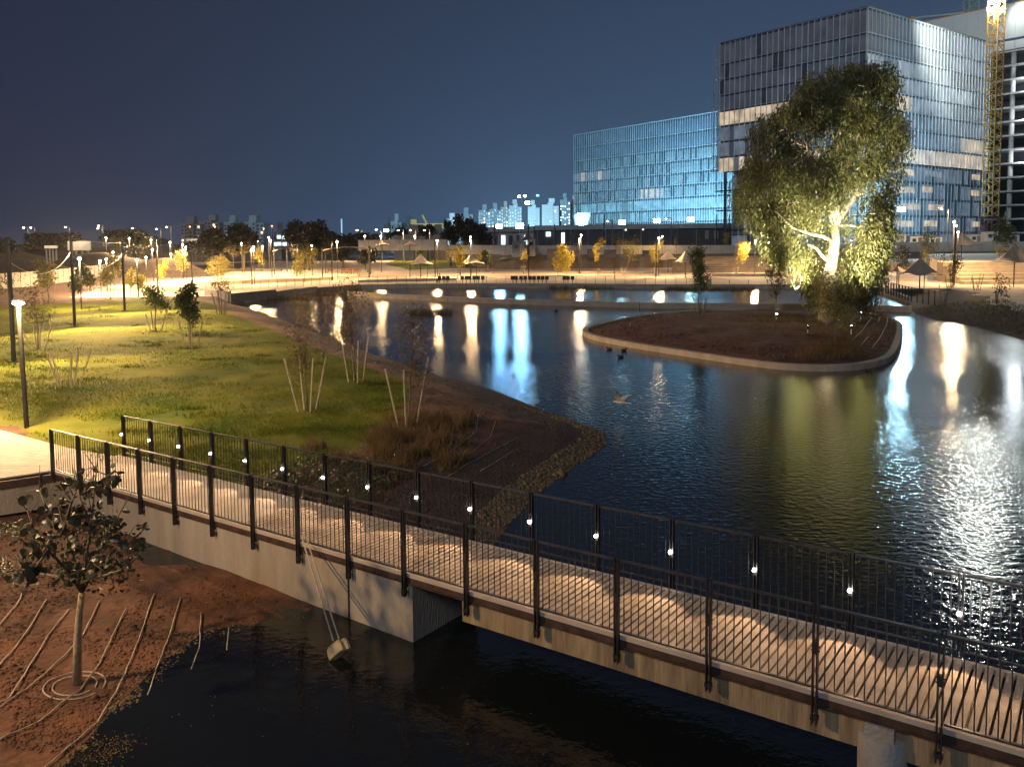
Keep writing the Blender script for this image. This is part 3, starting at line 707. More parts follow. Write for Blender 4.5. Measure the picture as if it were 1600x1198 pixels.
# ---------------------------------------------------------------- seats, person, birds
seat_px = [693.7, 700, 723, 729, 735, 741.5, 748, 754.5, 801.5, 807, 814.5, 821, 828, 834.5, 841, 847.5, 854, 881, 887.5, 894.5]
seat_lb = ['first seat right of the seated person', 'second seat right of the seated person'] + ['dark swivel seat %s in the row before the second tent canopy' % w for w in ('first', 'second', 'third', 'fourth', 'fifth', 'sixth')] + \
          ['dark swivel seat %s in the long row before the tall dark pole' % w for w in ('first', 'second', 'third', 'fourth', 'fifth', 'sixth', 'seventh', 'eighth', 'ninth')] + ['dark swivel seat %s in front of the bushy yellow tree' % w for w in ('first', 'second', 'third')]
def make_seat():
    root = thing('swivel_seat', (0, 0, 0), seat_lb[0], 'seat', 'dark seats in rows along the promenade')
    mb = MB(); mb.box((0, 0, .45), .5, .48, .05); mb.build('seat', m_seat, root)
    mb = MB(); mb.box((0, -.24, .75), .5, .05, .5); mb.build('backrest', m_seat, root)
    mb = MB(); mb.tube([(0, 0, 0), (0, 0, .44)], .05, 8); mb.build('leg', m_seat, root)
    for s in (-.27, .27):
        mb = MB(); mb.box((s, -.03, .62), .05, .42, .04); mb.build('arm', m_seat, root)
    return root
def copy_tree(o, parent=None):
    c = o.copy(); COL.objects.link(c); c.parent = parent
    for ch in list(o.children): copy_tree(ch, c)
    return c
s0 = make_seat()
for i, px in enumerate(seat_px):
    o = s0 if i == 0 else copy_tree(s0)
    p = U(px, 442, .52); o.location = p; o.rotation_euler.z = R.uniform(-.3, .3); o['label'] = seat_lb[i]
s1 = copy_tree(s0); s1.location = U(687, 442.5, .52); s1['label'] = 'dark swivel seat that the person is sitting on'
def skin_body(name, joints, edges, m, parent, rootv=0):
    me = bpy.data.meshes.new(name); me.from_pydata([j[0] for j in joints], edges, []); me.materials.append(m)
    o = link_mesh(name, me, parent)
    md = o.modifiers.new('skin', 'SKIN'); md.use_smooth_shade = True
    for i, j in enumerate(joints): me.skin_vertices[0].data[i].radius = (j[1], j[1])
    me.skin_vertices[0].data[rootv].use_root = True
    sb = o.modifiers.new('sub', 'SUBSURF'); sb.levels = sb.render_levels = 1
    return o
pr = thing('person', U(687, 442.5, .52), 'person in dark clothes sitting on a seat on the far promenade', 'person')
J = [((0, 0, .50), .14), ((0, -.02, .75), .15), ((0, 0, .98), .14), ((0, .01, 1.10), .06), ((0, .03, 1.16), .055),
     ((.11, .06, .50), .09), ((.13, .42, .50), .07), ((.13, .44, .10), .05), ((.13, .54, .06), .04), ((-.11, .06, .50), .09), ((-.14, .40, .50), .07), ((-.14, .38, .10), .05), ((-.14, .48, .06), .04),
     ((.2, .01, .98), .07), ((.24, .06, .74), .05), ((.12, .3, .62), .04), ((-.2, .01, .98), .07), ((-.25, .06, .74), .05), ((-.12, .3, .62), .04)]
E_ = [(0, 1), (1, 2), (2, 3), (3, 4), (0, 5), (5, 6), (6, 7), (7, 8), (0, 9), (9, 10), (10, 11), (11, 12), (2, 13), (13, 14), (14, 15), (2, 16), (16, 17), (17, 18)]
skin_body('body', J, E_, m_black, pr)
mb = MB(); mb.lathe((0, .05, 1.16), [(.03, 0), (.075, .04), (.09, .11), (.085, .17), (.05, .22), (.01, .235)], 10); h = link_mesh('head', mb.mesh('head', m_skin, smooth=True), pr)
mb = MB(); mb.lathe((0, .035, 1.20), [(.06, 0.02), (.098, .06), (.1, .12), (.085, .18), (.02, .21)], 10); link_mesh('hair', mb.mesh('hair', m_black, smooth=True), pr)
for s in (.12, -.12):
    mb = MB(); mb.tube([(s, .28, .61), (s * .6, .35, .60), (s * .4, .40, .585)], [.035, .03, .015], 6); link_mesh('hand', mb.mesh('hand', m_skin, smooth=True), pr)
pr.rotation_euler.z = math.pi * 0.72
# wading bird in flight low over the lake
g = thing('gull', U(970, 629, 0.55), 'pale bird flapping low over the lake', 'bird')
skin_body('body', [((-.26, 0, -.02), .02), ((-.16, 0, 0), .05), ((0, 0, .01), .075), ((.15, 0, .03), .055), ((.23, 0, .06), .038), ((.29, 0, .06), .012)], [(0, 1), (1, 2), (2, 3), (3, 4), (4, 5)], m_bird, g, 2)
for s in (1, -1):
    rows = [(0.06, .05 * s, .05, .16), (.07, .2 * s, .2, .17), (.02, .36 * s, .30, .14), (-.05, .52 * s, .34, .07), (-.12, .6 * s, .35, .015)]
    vs = []
    for x, y, z, c in rows: vs += [(x + c * .4, y, z + .008), (x - c, y, z - .01), (x + c * .4, y, z - .008), (x - c, y, z - .02)]
    fs = []
    for i in range(4):
        a, b = 4 * i, 4 * i + 4; fs += [(a, a + 1, b + 1, b), (a + 2, b + 2, b + 3, a + 3), (a, b, b + 2, a + 2), (a + 1, a + 3, b + 3, b + 1)]
    mb = MB(); mb.add(vs, fs + [(0, 2, 3, 1), (16, 17, 19, 18)]); link_mesh('wing', mb.mesh('wing', m_bird), g)
mb = MB(); mb.tube([(.28, 0, .06), (.35, 0, .05)], [.012, .003], 5); link_mesh('beak', mb.mesh('beak', m_beak), g)
mb = MB(); mb.add([(-.24, .02, -.01), (-.24, -.02, -.01), (-.40, -.07, -.03), (-.40, .07, -.03), (-.24, .02, -.02), (-.24, -.02, -.02), (-.40, -.07, -.037), (-.40, .07, -.037)], [(0, 1, 2, 3), (7, 6, 5, 4), (0, 4, 5, 1), (1, 5, 6, 2), (2, 6, 7, 3), (3, 7, 4, 0)]); link_mesh('tail', mb.mesh('tail', m_bird), g)
g.rotation_euler = (0.25, 0.15, 2.5)
def make_duck(p, rz, label):
    d = thing('duck', p, label, 'duck', 'dark ducks near the island')
    skin_body('body', [((-.2, 0, .09), .02), ((-.12, 0, .05), .07), ((.02, 0, .045), .085), ((.13, 0, .07), .055), ((.17, 0, .15), .03), ((.19, 0, .2), .038), ((.22, 0, .2), .02)], [(i, i + 1) for i in range(6)], m_duck, d, 2)
    mb = MB(); mb.tube([(.22, 0, .2), (.28, 0, .19)], [.016, .008], 5); link_mesh('beak', mb.mesh('beak', m_beak), d)
    d.rotation_euler.z = rz
make_duck(U(952, 546, .0), 2.8, 'leftmost of the three ducks off the island point')
make_duck(U(975, 548, .0), 0.3, 'duck closest to the island kerb of the three')
make_duck(U(970, 558, .0), 3.4, 'duck swimming nearest the flying bird')
make_duck(U(1357, 579.5, .0), 5.4, 'lone duck resting against the island kerb below the eucalyptus')
make_duck(U(869, 486, .0), 0.4, 'tiny duck on the open lake before the dividing wall')

# long handled scoops leaning on the bridge
for k, (top, bot, lb) in enumerate((((552, 871), (523, 1008), 'long pale handled scoop leaning on the bridge, nearer the abutment end'), ((563, 873), (532, 1005), 'second long pale handled scoop leaning beside the first'))):
    tp = B(9.66 + 0.13 * k, -0.075, 0.16); bt = U(bot[0], bot[1], 0.17)
    root = thing('pond_scoop', bt, lb, 'scoop', 'scoops leaning on the bridge')
    mb = MB(); mb.tube([bt, tp + (tp - bt).normalized() * 0.05], 0.014, 8); mb.build('handle', m_stake, root)
    ax = (tp - bt).normalized(); sd = ax.cross(V((0, -1, 0))).normalized(); fr = sd.cross(ax)
    mb = MB(); n = 12; vs = []
    for z, sc in ((0.02, .8), (-.03, 1), (-.16, 1.05), (-.2, 1.0)):
        for i in range(n):
            a = 2 * math.pi * i / n; vs.append(bt + ax * z + sd * (math.copysign(abs(math.cos(a)) ** .5, math.cos(a)) * .15 * sc) + fr * (math.copysign(abs(math.sin(a)) ** .6, math.sin(a)) * .055 * sc + .01))
    mb.add(vs, [(r * n + i, r * n + (i + 1) % n, (r + 1) * n + (i + 1) % n, (r + 1) * n + i) for r in range(3) for i in range(n)] + [tuple(range(n)), tuple(range(3 * n, 4 * n))[::-1]])
    mb.build('scoop_head', m_scoop, root)
    mb = MB(); mb.tube([bt - ax * .02, bt + ax * .07], .026, 8); mb.build('socket', m_steel, root)

# irrigation pipes
def pipe(pts, z, label, group='irrigation pipes on the red soil', r=0.011, usez=None):
    P = [U(x, y, z) for x, y in pts]
    Q = []
    for a, b in zip(P[:-1], P[1:]):
        for j in range(4): Q.append(a.lerp(b, j / 4))
    Q.append(P[-1])
    Q = [V((q.x + R.uniform(-.008, .008), q.y, (gz(q) if usez is None else usez) + r + .012 + R.uniform(0, .015))) for q in Q]
    mb = MB(); mb.tube(Q, r, 5); tag(mb.build('irrigation_pipe', m_pipe, smooth=True), label, 'pipe', group)
PL = [([(48, 896), (25, 945), (0, 975), (-20, 1000)], 'pale pipe on the soil crossing the frame edge highest up'), ([(72, 933), (30, 1000), (0, 1037), (-20, 1060)], 'second pale pipe from the frame edge beneath the sapling'), ([(107, 943), (75, 985), (45, 1035), (15, 1085), (-10, 1098)], 'pale pipe just left of the sapling trunk'),
      ([(154, 928), (130, 980), (100, 1015), (40, 1070), (0, 1098)], 'pale pipe passing behind the sapling trunk'), ([(197, 938), (175, 980), (155, 1020), (125, 1060), (60, 1112), (-5, 1146)], 'pale pipe bending past the foot of the sapling'),
      ([(240, 912), (225, 960), (205, 1010), (180, 1060), (150, 1105), (110, 1140), (45, 1195)], 'long pale pipe along the lit rim of the soil'), ([(281, 918), (268, 965), (245, 1020), (230, 1060)], 'pale pipe running into the dark water edge'), ([(313, 940), (311, 990), (296, 1025)], 'short pipe second from the abutment wall'), ([(357, 962), (353, 992)], 'shortest pipe stub closest to the abutment wall'), ([(82, 826), (66, 856)], 'short bright pipe piece above the sapling crown')]
for pts, lb in PL: pipe(pts, 0.25, lb)
for pts, lb in (([(748, 645), (745, 670), (715, 692), (660, 722)], 'thin pipe on the peninsula soil nearest the dry grass'), ([(774, 655), (766, 675), (740, 695), (688, 722)], 'second thin pipe on the peninsula soil'), ([(806, 673), (742, 705), (700, 728)], 'third thin pipe on the peninsula soil'), ([(812, 682), (750, 716)], 'thin pipe on the peninsula soil closest to the gravel')): pipe(pts, .75, lb, 'irrigation pipes on the peninsula')
for pts, lb in (([(1362, 500), (1347, 522), (1332, 537)], 'thin pipe on the island soil behind the shrub'), ([(1375, 500), (1372, 508)], 'short pipe stub on the island soil near the kerb corner'), ([(1387, 501), (1385, 513), (1375, 533), (1362, 550)], 'long thin pipe along the island kerb'), ([(1356, 532), (1345, 545)], 'short pipe in the middle of the island soil'), ([(985, 509), (984, 514)], 'short pipe loop near the island point')): pipe(pts, .5, lb, 'irrigation pipes on the island', .02, .68)
for k, rx in enumerate((0.42, 0.30)):
    c = U(116, 1052, .28); mb = MB(); Q = [V((c.x + math.cos(a) * rx, c.y + math.sin(a) * rx, 0)) for a in np.linspace(0, 5.9, 26)]
    mb.tube([V((q.x, q.y, gz(q) + .02)) for q in Q], .010, 5); tag(mb.build('irrigation_pipe', m_pipe), ['outer pipe ring round the foot of the sapling', 'inner pipe ring round the foot of the sapling'][k], 'pipe', 'irrigation rings')

# ---------------------------------------------------------------- lamps
def ground_at(p):
    if p.y > 171 and p.x > -4 + (p.y - 171) * -0.2: return 3.3
    if p.y < 240 and abs(p.x) < p.y * .84: return gz(p)
    return -0.75
def lamp(px, py, label, base=None, Y=None, kind='path', power=3400, zg=0.5, col=WARM, group='street lamps round the park'):
    if Y is None: Y = U(px if base is None else base[0], base[1] if base else 440, zg).y
    top = D(px, py, Y); g = ground_at(top)
    root = thing('street_lamp', (top.x, Y, g), label, 'street lamp', group)
    em = {'path': e_warm, 'road': e_warm, 'orange': e_orange, 'neut': e_neut, 'blue': e_blue}[kind if kind in ('orange', 'neut', 'blue') else 'path']
    far = Y > 170
    s = max(1.0, Y / 150)
    pr_ = 0.055 if not far else 0.09 * s
    if kind in ('road', 'blue'):
        arm = 1.5
        mb = MB(); mb.tube([(top.x + arm, Y, g - .2), (top.x + arm, Y, top.z + .25)], [pr_ * 1.3, pr_], 6); mb.build('pole', m_findk, root)
        mb = MB(); mb.tube([(top.x + arm, Y, top.z + .2), (top.x, Y, top.z + .3)], pr_ * .7, 5); mb.build('arm', m_findk, root)
        mb = MB(); mb.box((top.x, Y, top.z + .2), .9 * s, .4, .16); mb.build('head', m_findk, root)
    else:
        mb = MB(); mb.tube([(top.x, Y, g - .2), (top.x, Y, top.z + .3)], [pr_ * 1.2, pr_], 8); mb.build('pole', m_pole, root)
        mb = MB(); mb.lathe((top.x, Y, top.z + .16), [(.08, 0), (.22, .02), (.2, .08), (.05, .14)], 10); mb.build('head', m_pole, root)
    mb = MB(); r = .13 * s; mb.lathe((top.x, Y - .0, top.z - .06), [(.05, -.06), (r, 0), (r, .12), (.06, .17)], 10); mb.build('bulb', em, root)
    if power: spot(root, (top.x, Y - .25, top.z - .18), (top.x, Y - .25, top.z - 5), power, col, 174, .12, .16)
    return root
# near lamp on the lawn
nl = U(42, 668, .88); LY = nl.y; ltop = D(29, 476, LY)
root = thing('street_lamp', (nl.x, LY, .85), 'black post lamp with glowing cone head at the edge of the boarded platform', 'street lamp', 'street lamps round the park')
tx = ltop.x; 
mb = MB(); mb.tube([(nl.x, LY, .7), (tx, LY, ltop.z - .28)], [.075, .07], 10); mb.build('pole', m_pole, root)
mb = MB(); mb.tube([(tx, LY, ltop.z - .28), (tx, LY, ltop.z - .02)], [.055, .06], 10); mb.build('neck', e_warm if False else m_canvas, root)
mb = MB(); mb.lathe((tx, LY, ltop.z - .02), [(.07, 0), (.16, .05), (.17, .09), (.05, .1)], 14); mb.build('bulb', e_neut, root)
mb = MB(); mb.lathe((tx, LY, ltop.z + .09), [(.05, .012), (.19, .02), (.18, .05), (.02, .08)], 14); mb.build('cap', m_pole, root)
point(root, (tx + .05, LY - .26, ltop.z + .02), 1700, WARM, .1)
# tall dark poles, with downlights added on some to light the lawn
def tall_pole(px, pt, bx, pb, label, power=0, zg=.8, w=.10):
    b = U(bx, pb, zg); t = D(px, pt, b.y); z = ground_at(b)
    root = thing('tall_pole', (b.x, b.y, z), label, 'pole', 'tall dark poles round the park')
    mb = MB(); mb.bar((b.x, b.y, z - .2), (b.x, b.y, t.z), w * 1.5, w * 1.5, V((0, 1, 0))); mb.build('mast', m_pole, root)
    mb = MB(); mb.box((b.x, b.y, t.z + .05), w * 2, w * 2, .1); mb.build('cap', m_steel, root)
    mb = MB(); mb.box((b.x, b.y, z + .02), .4, .4, .05); mb.build('base_plate', m_steel, root)
    if power:
        mb = MB(); mb.box((b.x + .22, b.y - .1, t.z - .25), .34, .22, .1); mb.build('added_downlight', m_steel, root)
        spot(root, (b.x + .25, b.y - .12, t.z - .33), (b.x + (-7 - b.x) * .65, b.y + (27 - b.y) * .55, 0), power, WARM, 140, .5, .1)
    return (b, t)
tp = [tall_pole(13, 374, 22, 570, 'tall dark pole behind the glowing post lamp', 5000), tall_pole(110, 371, 117, 512, 'tall dark pole on the lawn beside the dark green sapling', 13000), tall_pole(192, 379, 195, 487, 'tall dark pole on the lawn in front of the hoop stands', 12000),
      tall_pole(245, 374, 247, 455, 'tall dark pole behind the leafy sapling on the lawn', 7000), tall_pole(301, 382, 301, 450, 'tall dark pole behind the two leafy saplings', 7000)]
for a in ((519, 378, 519, 438, 'tall dark pole left of the bare tree on the promenade'), (679.5, 376, 680, 433, 'tall dark pole behind the seated person'), (825, 367, 826, 434, 'tall dark pole between the blue grey cabin and the yellow tree'), (1024, 371, 1025, 433, 'tall dark pole beside the paired canopies'),
          (1490, 356, 1490.5, 446, 'tall dark pole in front of the cream hoarding'), (393.5, 383, 394, 444, 'tall dark pole in the middle of the left plaza'), (449, 388, 449, 428, 'dark pole at the small shade sail'), (905, 368, 905.5, 428, 'tall pole carrying lamps beside the bushy yellow tree')): tall_pole(*a, zg=.5)
def cable(a, b, sag, label):
    Q = [a.lerp(b, i / 12) - V((0, 0, sag * 4 * (i / 12) * (1 - i / 12))) for i in range(13)]
    mb = MB(); mb.tube(Q, .011, 5); tag(mb.build('festoon_cable', m_canvas), label, 'cable', 'cables strung between the tall poles')
cable(tp[0][1] + V((0, 0, -1.1)), tp[1][1] + V((0, 0, -1.0)), 1.0, 'sagging cable from the pole behind the post lamp to the next pole')
cable(tp[1][1] + V((0, 0, -.05)), tp[2][1] + V((0, 0, -.05)), .1, 'taut cable between the two poles on the lawn')
cable(tp[1][1] + V((0, 0, -1.2)), tp[2][1] + V((0, 0, -.9)), 1.1, 'sagging cable between the two poles on the lawn')
# path lamps in the park: px, py of the glow, base px or distance
for a in ((267, 397, 'lamp on a dark post behind the yellow tree of the left path', (267, 436), None), (214, 406, 'lamp post above the pale path left of the bright sapling', (216, 462), None, 'path', 900, .8),
          (124, 404, 'bright festoon bulb hanging beside the lawn pole', None, 74), (156, 408, 'festoon bulb above the dark green sapling', None, 96), (166, 405, 'festoon bulb right of the dark green sapling', None, 104), (177, 394, 'festoon bulb above the grey hoarding end', None, 120), (228, 402, 'small bulb right of the path lamp', None, 120), (238, 390, 'small bulb beside the pole behind the sapling', None, 130),
          (165.6, 371.5, 'lamp over the far mound left of centre pole', None, 165), (202, 372.5, 'lamp just right of the second lawn pole', None, 165), (236, 375, 'lamp left of the pole behind the sapling', None, 160), (265.6, 379, 'lamp above the yellow tree of the left path', None, 150), (285, 382, 'upper lamp of the cluster by the left path', None, 140), (290, 386.5, 'middle lamp of the cluster by the left path', None, 135), (285.6, 391, 'lowest lamp of the cluster by the left path', None, 128),
          (377, 380.5, 'lamp in front of the dark tree clump', None, 150), (396, 386, 'lamp on the pole in the left plaza', (394, 444), None), (402, 377, 'lamp above the left plaza pole', None, 170), (410, 385, 'lamp left of the small shade sail', (411, 430), None), (420, 371, 'upper lamp of the pair left of the round dark tree', None, 172), (423, 375.5, 'lower lamp of the pair left of the round dark tree', None, 165), (487, 384, 'lamp in front of the round dark tree', (487, 432), None),
          (526.6, 378, 'lamp at the head of the pole left of the bare tree', (520, 437), None, 'path', 2800), (683, 376, 'lamp at the head of the pole behind the seated person', (681, 432), None, 'path', 2800), (735, 370.5, 'upper lamp of the pair before the dark tree', (735, 428), None, 'path', 1500), (735.5, 376, 'lower lamp of the pair before the dark tree', (736, 432), None, 'path', 2600),
          (908, 367.5, 'upper lamp beside the bushy yellow tree', (906, 427), None, 'path', 1000), (905.5, 373.5, 'lower lamp beside the bushy yellow tree', (905, 428), None, 'path', 3200), (1029.5, 372, 'lamp at the head of the pole by the paired canopies', (1025, 432), None, 'path', 3400), (1034.5, 369.5, 'small lamp on the pale post by the hoarding', None, 169, 'path', 500),
          (1491, 347, 'top lamp of three on the pole before the cream hoarding', None, 108, 'path', 1800), (1493.5, 353, 'middle lamp of three on the pole before the cream hoarding', None, 106, 'path', 3200), (1497, 363, 'lowest lamp of three near the tall pale canopy', None, 120, 'path', 1800),
          (570, 369, 'faint lamp left of the small far canopy', None, 168, 'path', 500), (595, 369, 'lamp above the small far beige canopy', None, 160, 'path', 1800), (647.7, 369, 'lamp behind the small far tan canopy', None, 190, 'path', 1500)):
    kw = dict(zip(('base', 'Y', 'kind', 'power', 'zg'), a[3:])); lamp(a[0], a[1], a[2], **kw)
# unseen lamps: the path row goes on, others added for plaza and abutment light
for px, base, Y, lb, pw in ((-900, None, 9.5, 'path lamp outside the frame on the near bank', 2000), (6200, None, 3.6, 'added lamp outside the frame past the bridge pier', 320), (1700, None, 96, 'lamp on the plaza just outside the frame edge', 2500), (1180, None, 139, 'added lamp on the plaza hidden behind the eucalyptus crown', 4500), (-180, None, 40, 'path lamp outside the frame beyond the platform', 2000), (1330, None, 140, 'added lamp on the plaza hidden behind the eucalyptus trunk', 4500), (1560, None, 126, 'lamp on the upper terrace behind the big taupe canopy', 0)):
    if pw: lamp(px, 376 if Y > 60 else (430 if Y > 12 else 330), lb, None, Y, 'path', pw)
for px, py, Y, lb in ((37, 356, 300, 'leftmost of the far road lamps'), (48, 356, 310, 'second far road lamp close beside the leftmost'), (102, 355, 300, 'far road lamp over the dark mound'), (154, 353, 290, 'upper head of the double far road lamp'), (153, 357, 285, 'lower head of the double far road lamp'), (207, 357, 330, 'dim far road lamp right of the double one'), (244.5, 358, 280, 'far road lamp above the lawn pole'), (260.6, 355, 300, 'far road lamp left of the pale apartment blocks'), (558, 360, 250, 'road lamp right of the round dark tree'), (588, 359, 240, 'cobra road lamp left of the blue floodlight'), (622, 360, 240, 'road lamp before the white far building'), (641, 360, 235, 'road lamp under the white far building'), (663, 360, 230, 'road lamp below the yellow boom crane')):
    lamp(px, py, lb, None, Y, 'road', 2500 if px > 500 else 2500, group='far road lamps')
for px, py, lb in ((296.6, 354, 'orange lamp on the first pale apartment block'), (335.6, 354, 'orange lamp at the end of the first apartment block'), (425, 353, 'orange lamp left of the round dark tree'), (412, 357, 'small orange lamp under the apartment block')):
    lamp(px, py, lb, None, 420, 'orange', 3000, group='orange far lamps', col=(1, .4, .15))
lamp(1471, 326, 'warm lamp on a tall pole in front of the tower base', None, 178, 'road', 1500)
lamp(949, 345.5, 'small road lamp on the podium roof beside a dark mast', None, 262, 'road', 0, group='podium roof lamps'); lamp(1041, 342, 'second small road lamp on the podium roof', None, 258, 'road', 0, group='podium roof lamps')
# floodlights
def flood(px, py, Y, label, size, aims, pole=True, em=e_blue, zb=None):
    c = D(px, py, Y); g = ground_at(c) if zb is None else zb
    root = thing('floodlight', (c.x, Y, g), label, 'floodlight', 'construction floodlights')
    if pole:
        mb = MB(); mb.tube([(c.x, Y + .3, g - .2), (c.x, Y + .3, c.z)], .14, 6); mb.build('mast', m_findk, root)
    mb = MB(); mb.box((c.x, Y + .12, c.z), size * 1.15, .3, size * .8); mb.build('housing', m_steel, root)
    mb = MB(); mb.box((c.x, Y - .1, c.z), size, .08, size * .62); mb.build('lens', em, root)
    for aim, pw, ang, col in aims:
        spot(root, (c.x, Y - .5, c.z + .1) if aim.y < Y else (c.x, Y + .6, c.z + .1), aim, pw, col, ang, .6, size * .4)
    return root
CY2 = (0.30, 0.72, 1.0)
flood(780, 353.5, 215, 'blue white floodlight mast left of its twin below the towers', 1.5, [(D(780, 470, 40), 2000, 130, (.16, .5, 1))])
flood(812, 353, 210, 'brightest blue floodlight mast below the pale towers', 1.9, [(D(812, 470, 40), 3200, 130, (.16, .5, 1))])
flood(796, 357.5, 335, 'added floodlight behind the podium wing turned towards the town towers', 1.2, [(V((0, 700, 40)), 3400000, 36, BLUE)])  # extra floodlight added to brighten the far towers
flood(603.6, 360, 330, 'lone blue floodlight left of the white far building', 1.6, [(D(640, 350, 420), 90000, 80, BLUE)])
flood(824, 317, 620, 'blue lamp high beside the pale tower under construction', 3.2, [], False); flood(811, 307, 620, 'small white lamp on the far crane jib, outer one', 1.8, [], False, e_neut); flood(820, 306.5, 620, 'small white lamp on the far crane jib, inner one', 1.8, [], False, e_neut); flood(840, 305.5, 620, 'teal lamp at the tip of the far crane', 1.8, [], False, e_teal)
bl = lambda px, py, Y: D(px, py, Y)
for i, (px, py, Y) in enumerate(((908.6, 350, 280.5), (972, 347.5, 276), (1026, 345, 272), (1079, 343, 268.5))):
    c = D(px, py, Y)
    flood(px, py, Y, ['blue white floodlight at the left end of the podium roof', 'second blue white floodlight along the podium roof', 'wide blue white floodlight in the middle of the podium roof', 'blue white floodlight near the scaffold on the podium roof'][i], 2.0, [(c + V((8 if i == 0 else 3, 46, 4)), 24000 if i == 0 else 85000, 130, CY2)], False)
flood(1408, 327, 188, 'big blue white floodlight right of the eucalyptus', 1.7, [(D(1400, 300, 203), 22000, 130, BLUE), (D(1440, 380, 176), 9000, 100, BLUE), (D(1300, 640, 30), 5000, 90, BLUE)])
flood(1377, 326, 192, 'smaller blue floodlight half hidden by the eucalyptus', 0.8, [(D(1360, 250, 212), 22000, 130, BLUE)])

# ---------------------------------------------------------------- buildings
def facade(root, A, Bp, rows, nc, pick, fin_m, single=None, mgap=0.06, fin=0.10, depth=0.25, band=0.55, fins=True):
    """rows: list of (z0, z1); pick(row, col) -> material; single(row, col) -> own object?"""
    d = V((Bp.x - A.x, Bp.y - A.y, 0)); L = d.length; x = d.normalized(); n = V((x.y, -x.x, 0)); w = L / nc
    if n.dot(V((0, 0, 0)) - V((A.x, A.y, 0))) < 0: n = -n
    rz = math.atan2(x.y, x.x); cache = {}; groups = {}
    for r, (z0, z1) in enumerate(rows):
        for c in range(nc):
            m = pick(r, c)
            if m is None: continue
            h = z1 - z0 - band
            p = V((A.x, A.y, 0)) + x * (w * (c + .5)) + V((0, 0, z0 + h / 2 + 0.02))
            tilt = R.uniform(-.012, .012)
            if single and single(r, c):
                key = (m.name, round(h, 2))
                if key not in cache:
                    mb = MB(); mb.box((0, 0, 0), w - mgap, 0.1, h); cache[key] = mb.mesh('glass_pane', m)
                o = link_mesh('glass_pane', cache[key], root, p - origin(root)); o.rotation_euler.z = rz + tilt
            else: groups.setdefault(m.name, (m, MB()))[1].box(p, w - mgap, 0.1, h, rz + tilt)
    for m, mb in groups.values(): tag(mb.build('glass_panes', m, root), kind='stuff')
    sp = MB()
    for r, (z0, z1) in enumerate(rows):
        for c in range(nc): sp.box(V((A.x, A.y, 0)) + x * (w * (c + .5)) + V((0, 0, z1 - band / 2)) - n * .02, w * .62, 0.1, band * .62, rz)
    tag(sp.build('spandrel_panels', m_gl_deep, root), kind='stuff')
    for r, (z0, z1) in enumerate(rows):
        mb = MB(); mb.box(V((A.x, A.y, 0)) + x * (L / 2) + V((0, 0, z1)) + n * .06, L, 0.3, 0.16, rz); mb.build('floor_band', fin_m, root)
    if fins:
        mb = MB()
        for c in range(nc + 1): mb.box(V((A.x, A.y, 0)) + x * (w * c) + V((0, 0, (rows[0][0] + rows[-1][1]) / 2)) + n * depth * .5, fin, depth, rows[-1][1] - rows[0][0], rz)
        tag(mb.build('facade_fins', fin_m, root), kind='stuff')
def core(root, poly, z0, z1, m, name='core'):
    mb = MB(); mb.prism(poly, z0, z1); return mb.build(name, m, root)
def rows_from_top(top, hs):
    out = []; z = top
    for h in hs: out.append((z - h, z)); z -= h
    return out[::-1]
# low wide office block
A, Bq = V((29, 385, 0)), V((82.5, 309.7, 0))
dx = (Bq - A).normalized(); nn = V((dx.y, -dx.x, 0)); nn = nn if nn.dot(-A) > 0 else -nn
lb = thing('office_block', (A.x, A.y, 3.3), 'long glass office block glowing pale blue behind the dark podium', 'office building')
core(lb, [A - nn * .5, Bq - nn * .5, Bq - nn * 30, A - nn * 30], 3.3, 53.4, m_coreshell)
rw = rows_from_top(53.5, [5.9, 5.9] + [4.75] * 8); NRW = len(rw)
rr2 = random.Random(3); cell = {}
def pick_l(r, c):
    k = NRW - 1 - r                                       # 0 = top
    if k < 2: return m_gl_dark2 if rr2.random() < .95 else m_gl_mid
    if k == 3 and c < 19: return g_warm if (c % 9) in (4, 5) else g_dim
    if k >= 9 and c < 11: return m_gl_deep
    if k == 5 and 31 < c < 44: return g_dim if rr2.random() < .7 else g_warm
    if k == 6: return g_cyan if rr2.random() < .8 else m_gl_blue
    if k == 7 and c > 5: return g_cyan if rr2.random() < .3 else m_gl_blue
    b = (c // 3 + r * 5) % 4
    q = rr2.random()
    if k >= 7: return m_gl_blue
    if q < (.62 if b in (0, 2) else .3): return m_gl_blue
    if q < .72: return g_dim if k > 3 else m_gl_mid
    return m_gl_deep
facade(lb, A, Bq, rw, 72, pick_l, m_fin, lambda r, c: c >= 43, depth=.3, fin=.1, band=.9)
mb = MB(); mb.bar(A + V((0, 0, 53.6)), Bq + V((0, 0, 53.6)), .5, .25); mb.build('parapet_cap', m_fin, lb)
# tall office tower
Lc, Cc, Rc = V((58.6, 236, 0)), V((84.2, 200, 0)), V((135, 238, 0))
tb = thing('office_tower', (Cc.x, Cc.y, 3.3), 'tall dark glass office tower with lit floors behind the eucalyptus', 'office building')
bk = Rc + (Lc - Cc)
def ins(p, c, k): return p.lerp(c, k)
cen = (Lc + Rc) / 2
core(tb, [ins(p, cen, .012) for p in (Lc, Cc, Rc, bk)], 24.9, 60.1, m_coreshell)
rt = rows_from_top(60.3, [5.7] + [4.25] * 7); NT = len(rt)
r3 = random.Random(5)
def pick_left(r, c):
    k = NT - 1 - r
    if k == 4: return g_warm if c < 13 else m_gl_dark2
    if k == 7: return g_warm if r3.random() < .9 else g_dim
    if k in (5, 6): return g_soft if r3.random() < .6 else g_faint
    return (g_faint if r3.random() < .93 else m_gl_dark2)
facade(tb, Lc, Cc, rt, 25, pick_left, m_fin, None, depth=.3, fin=.14)
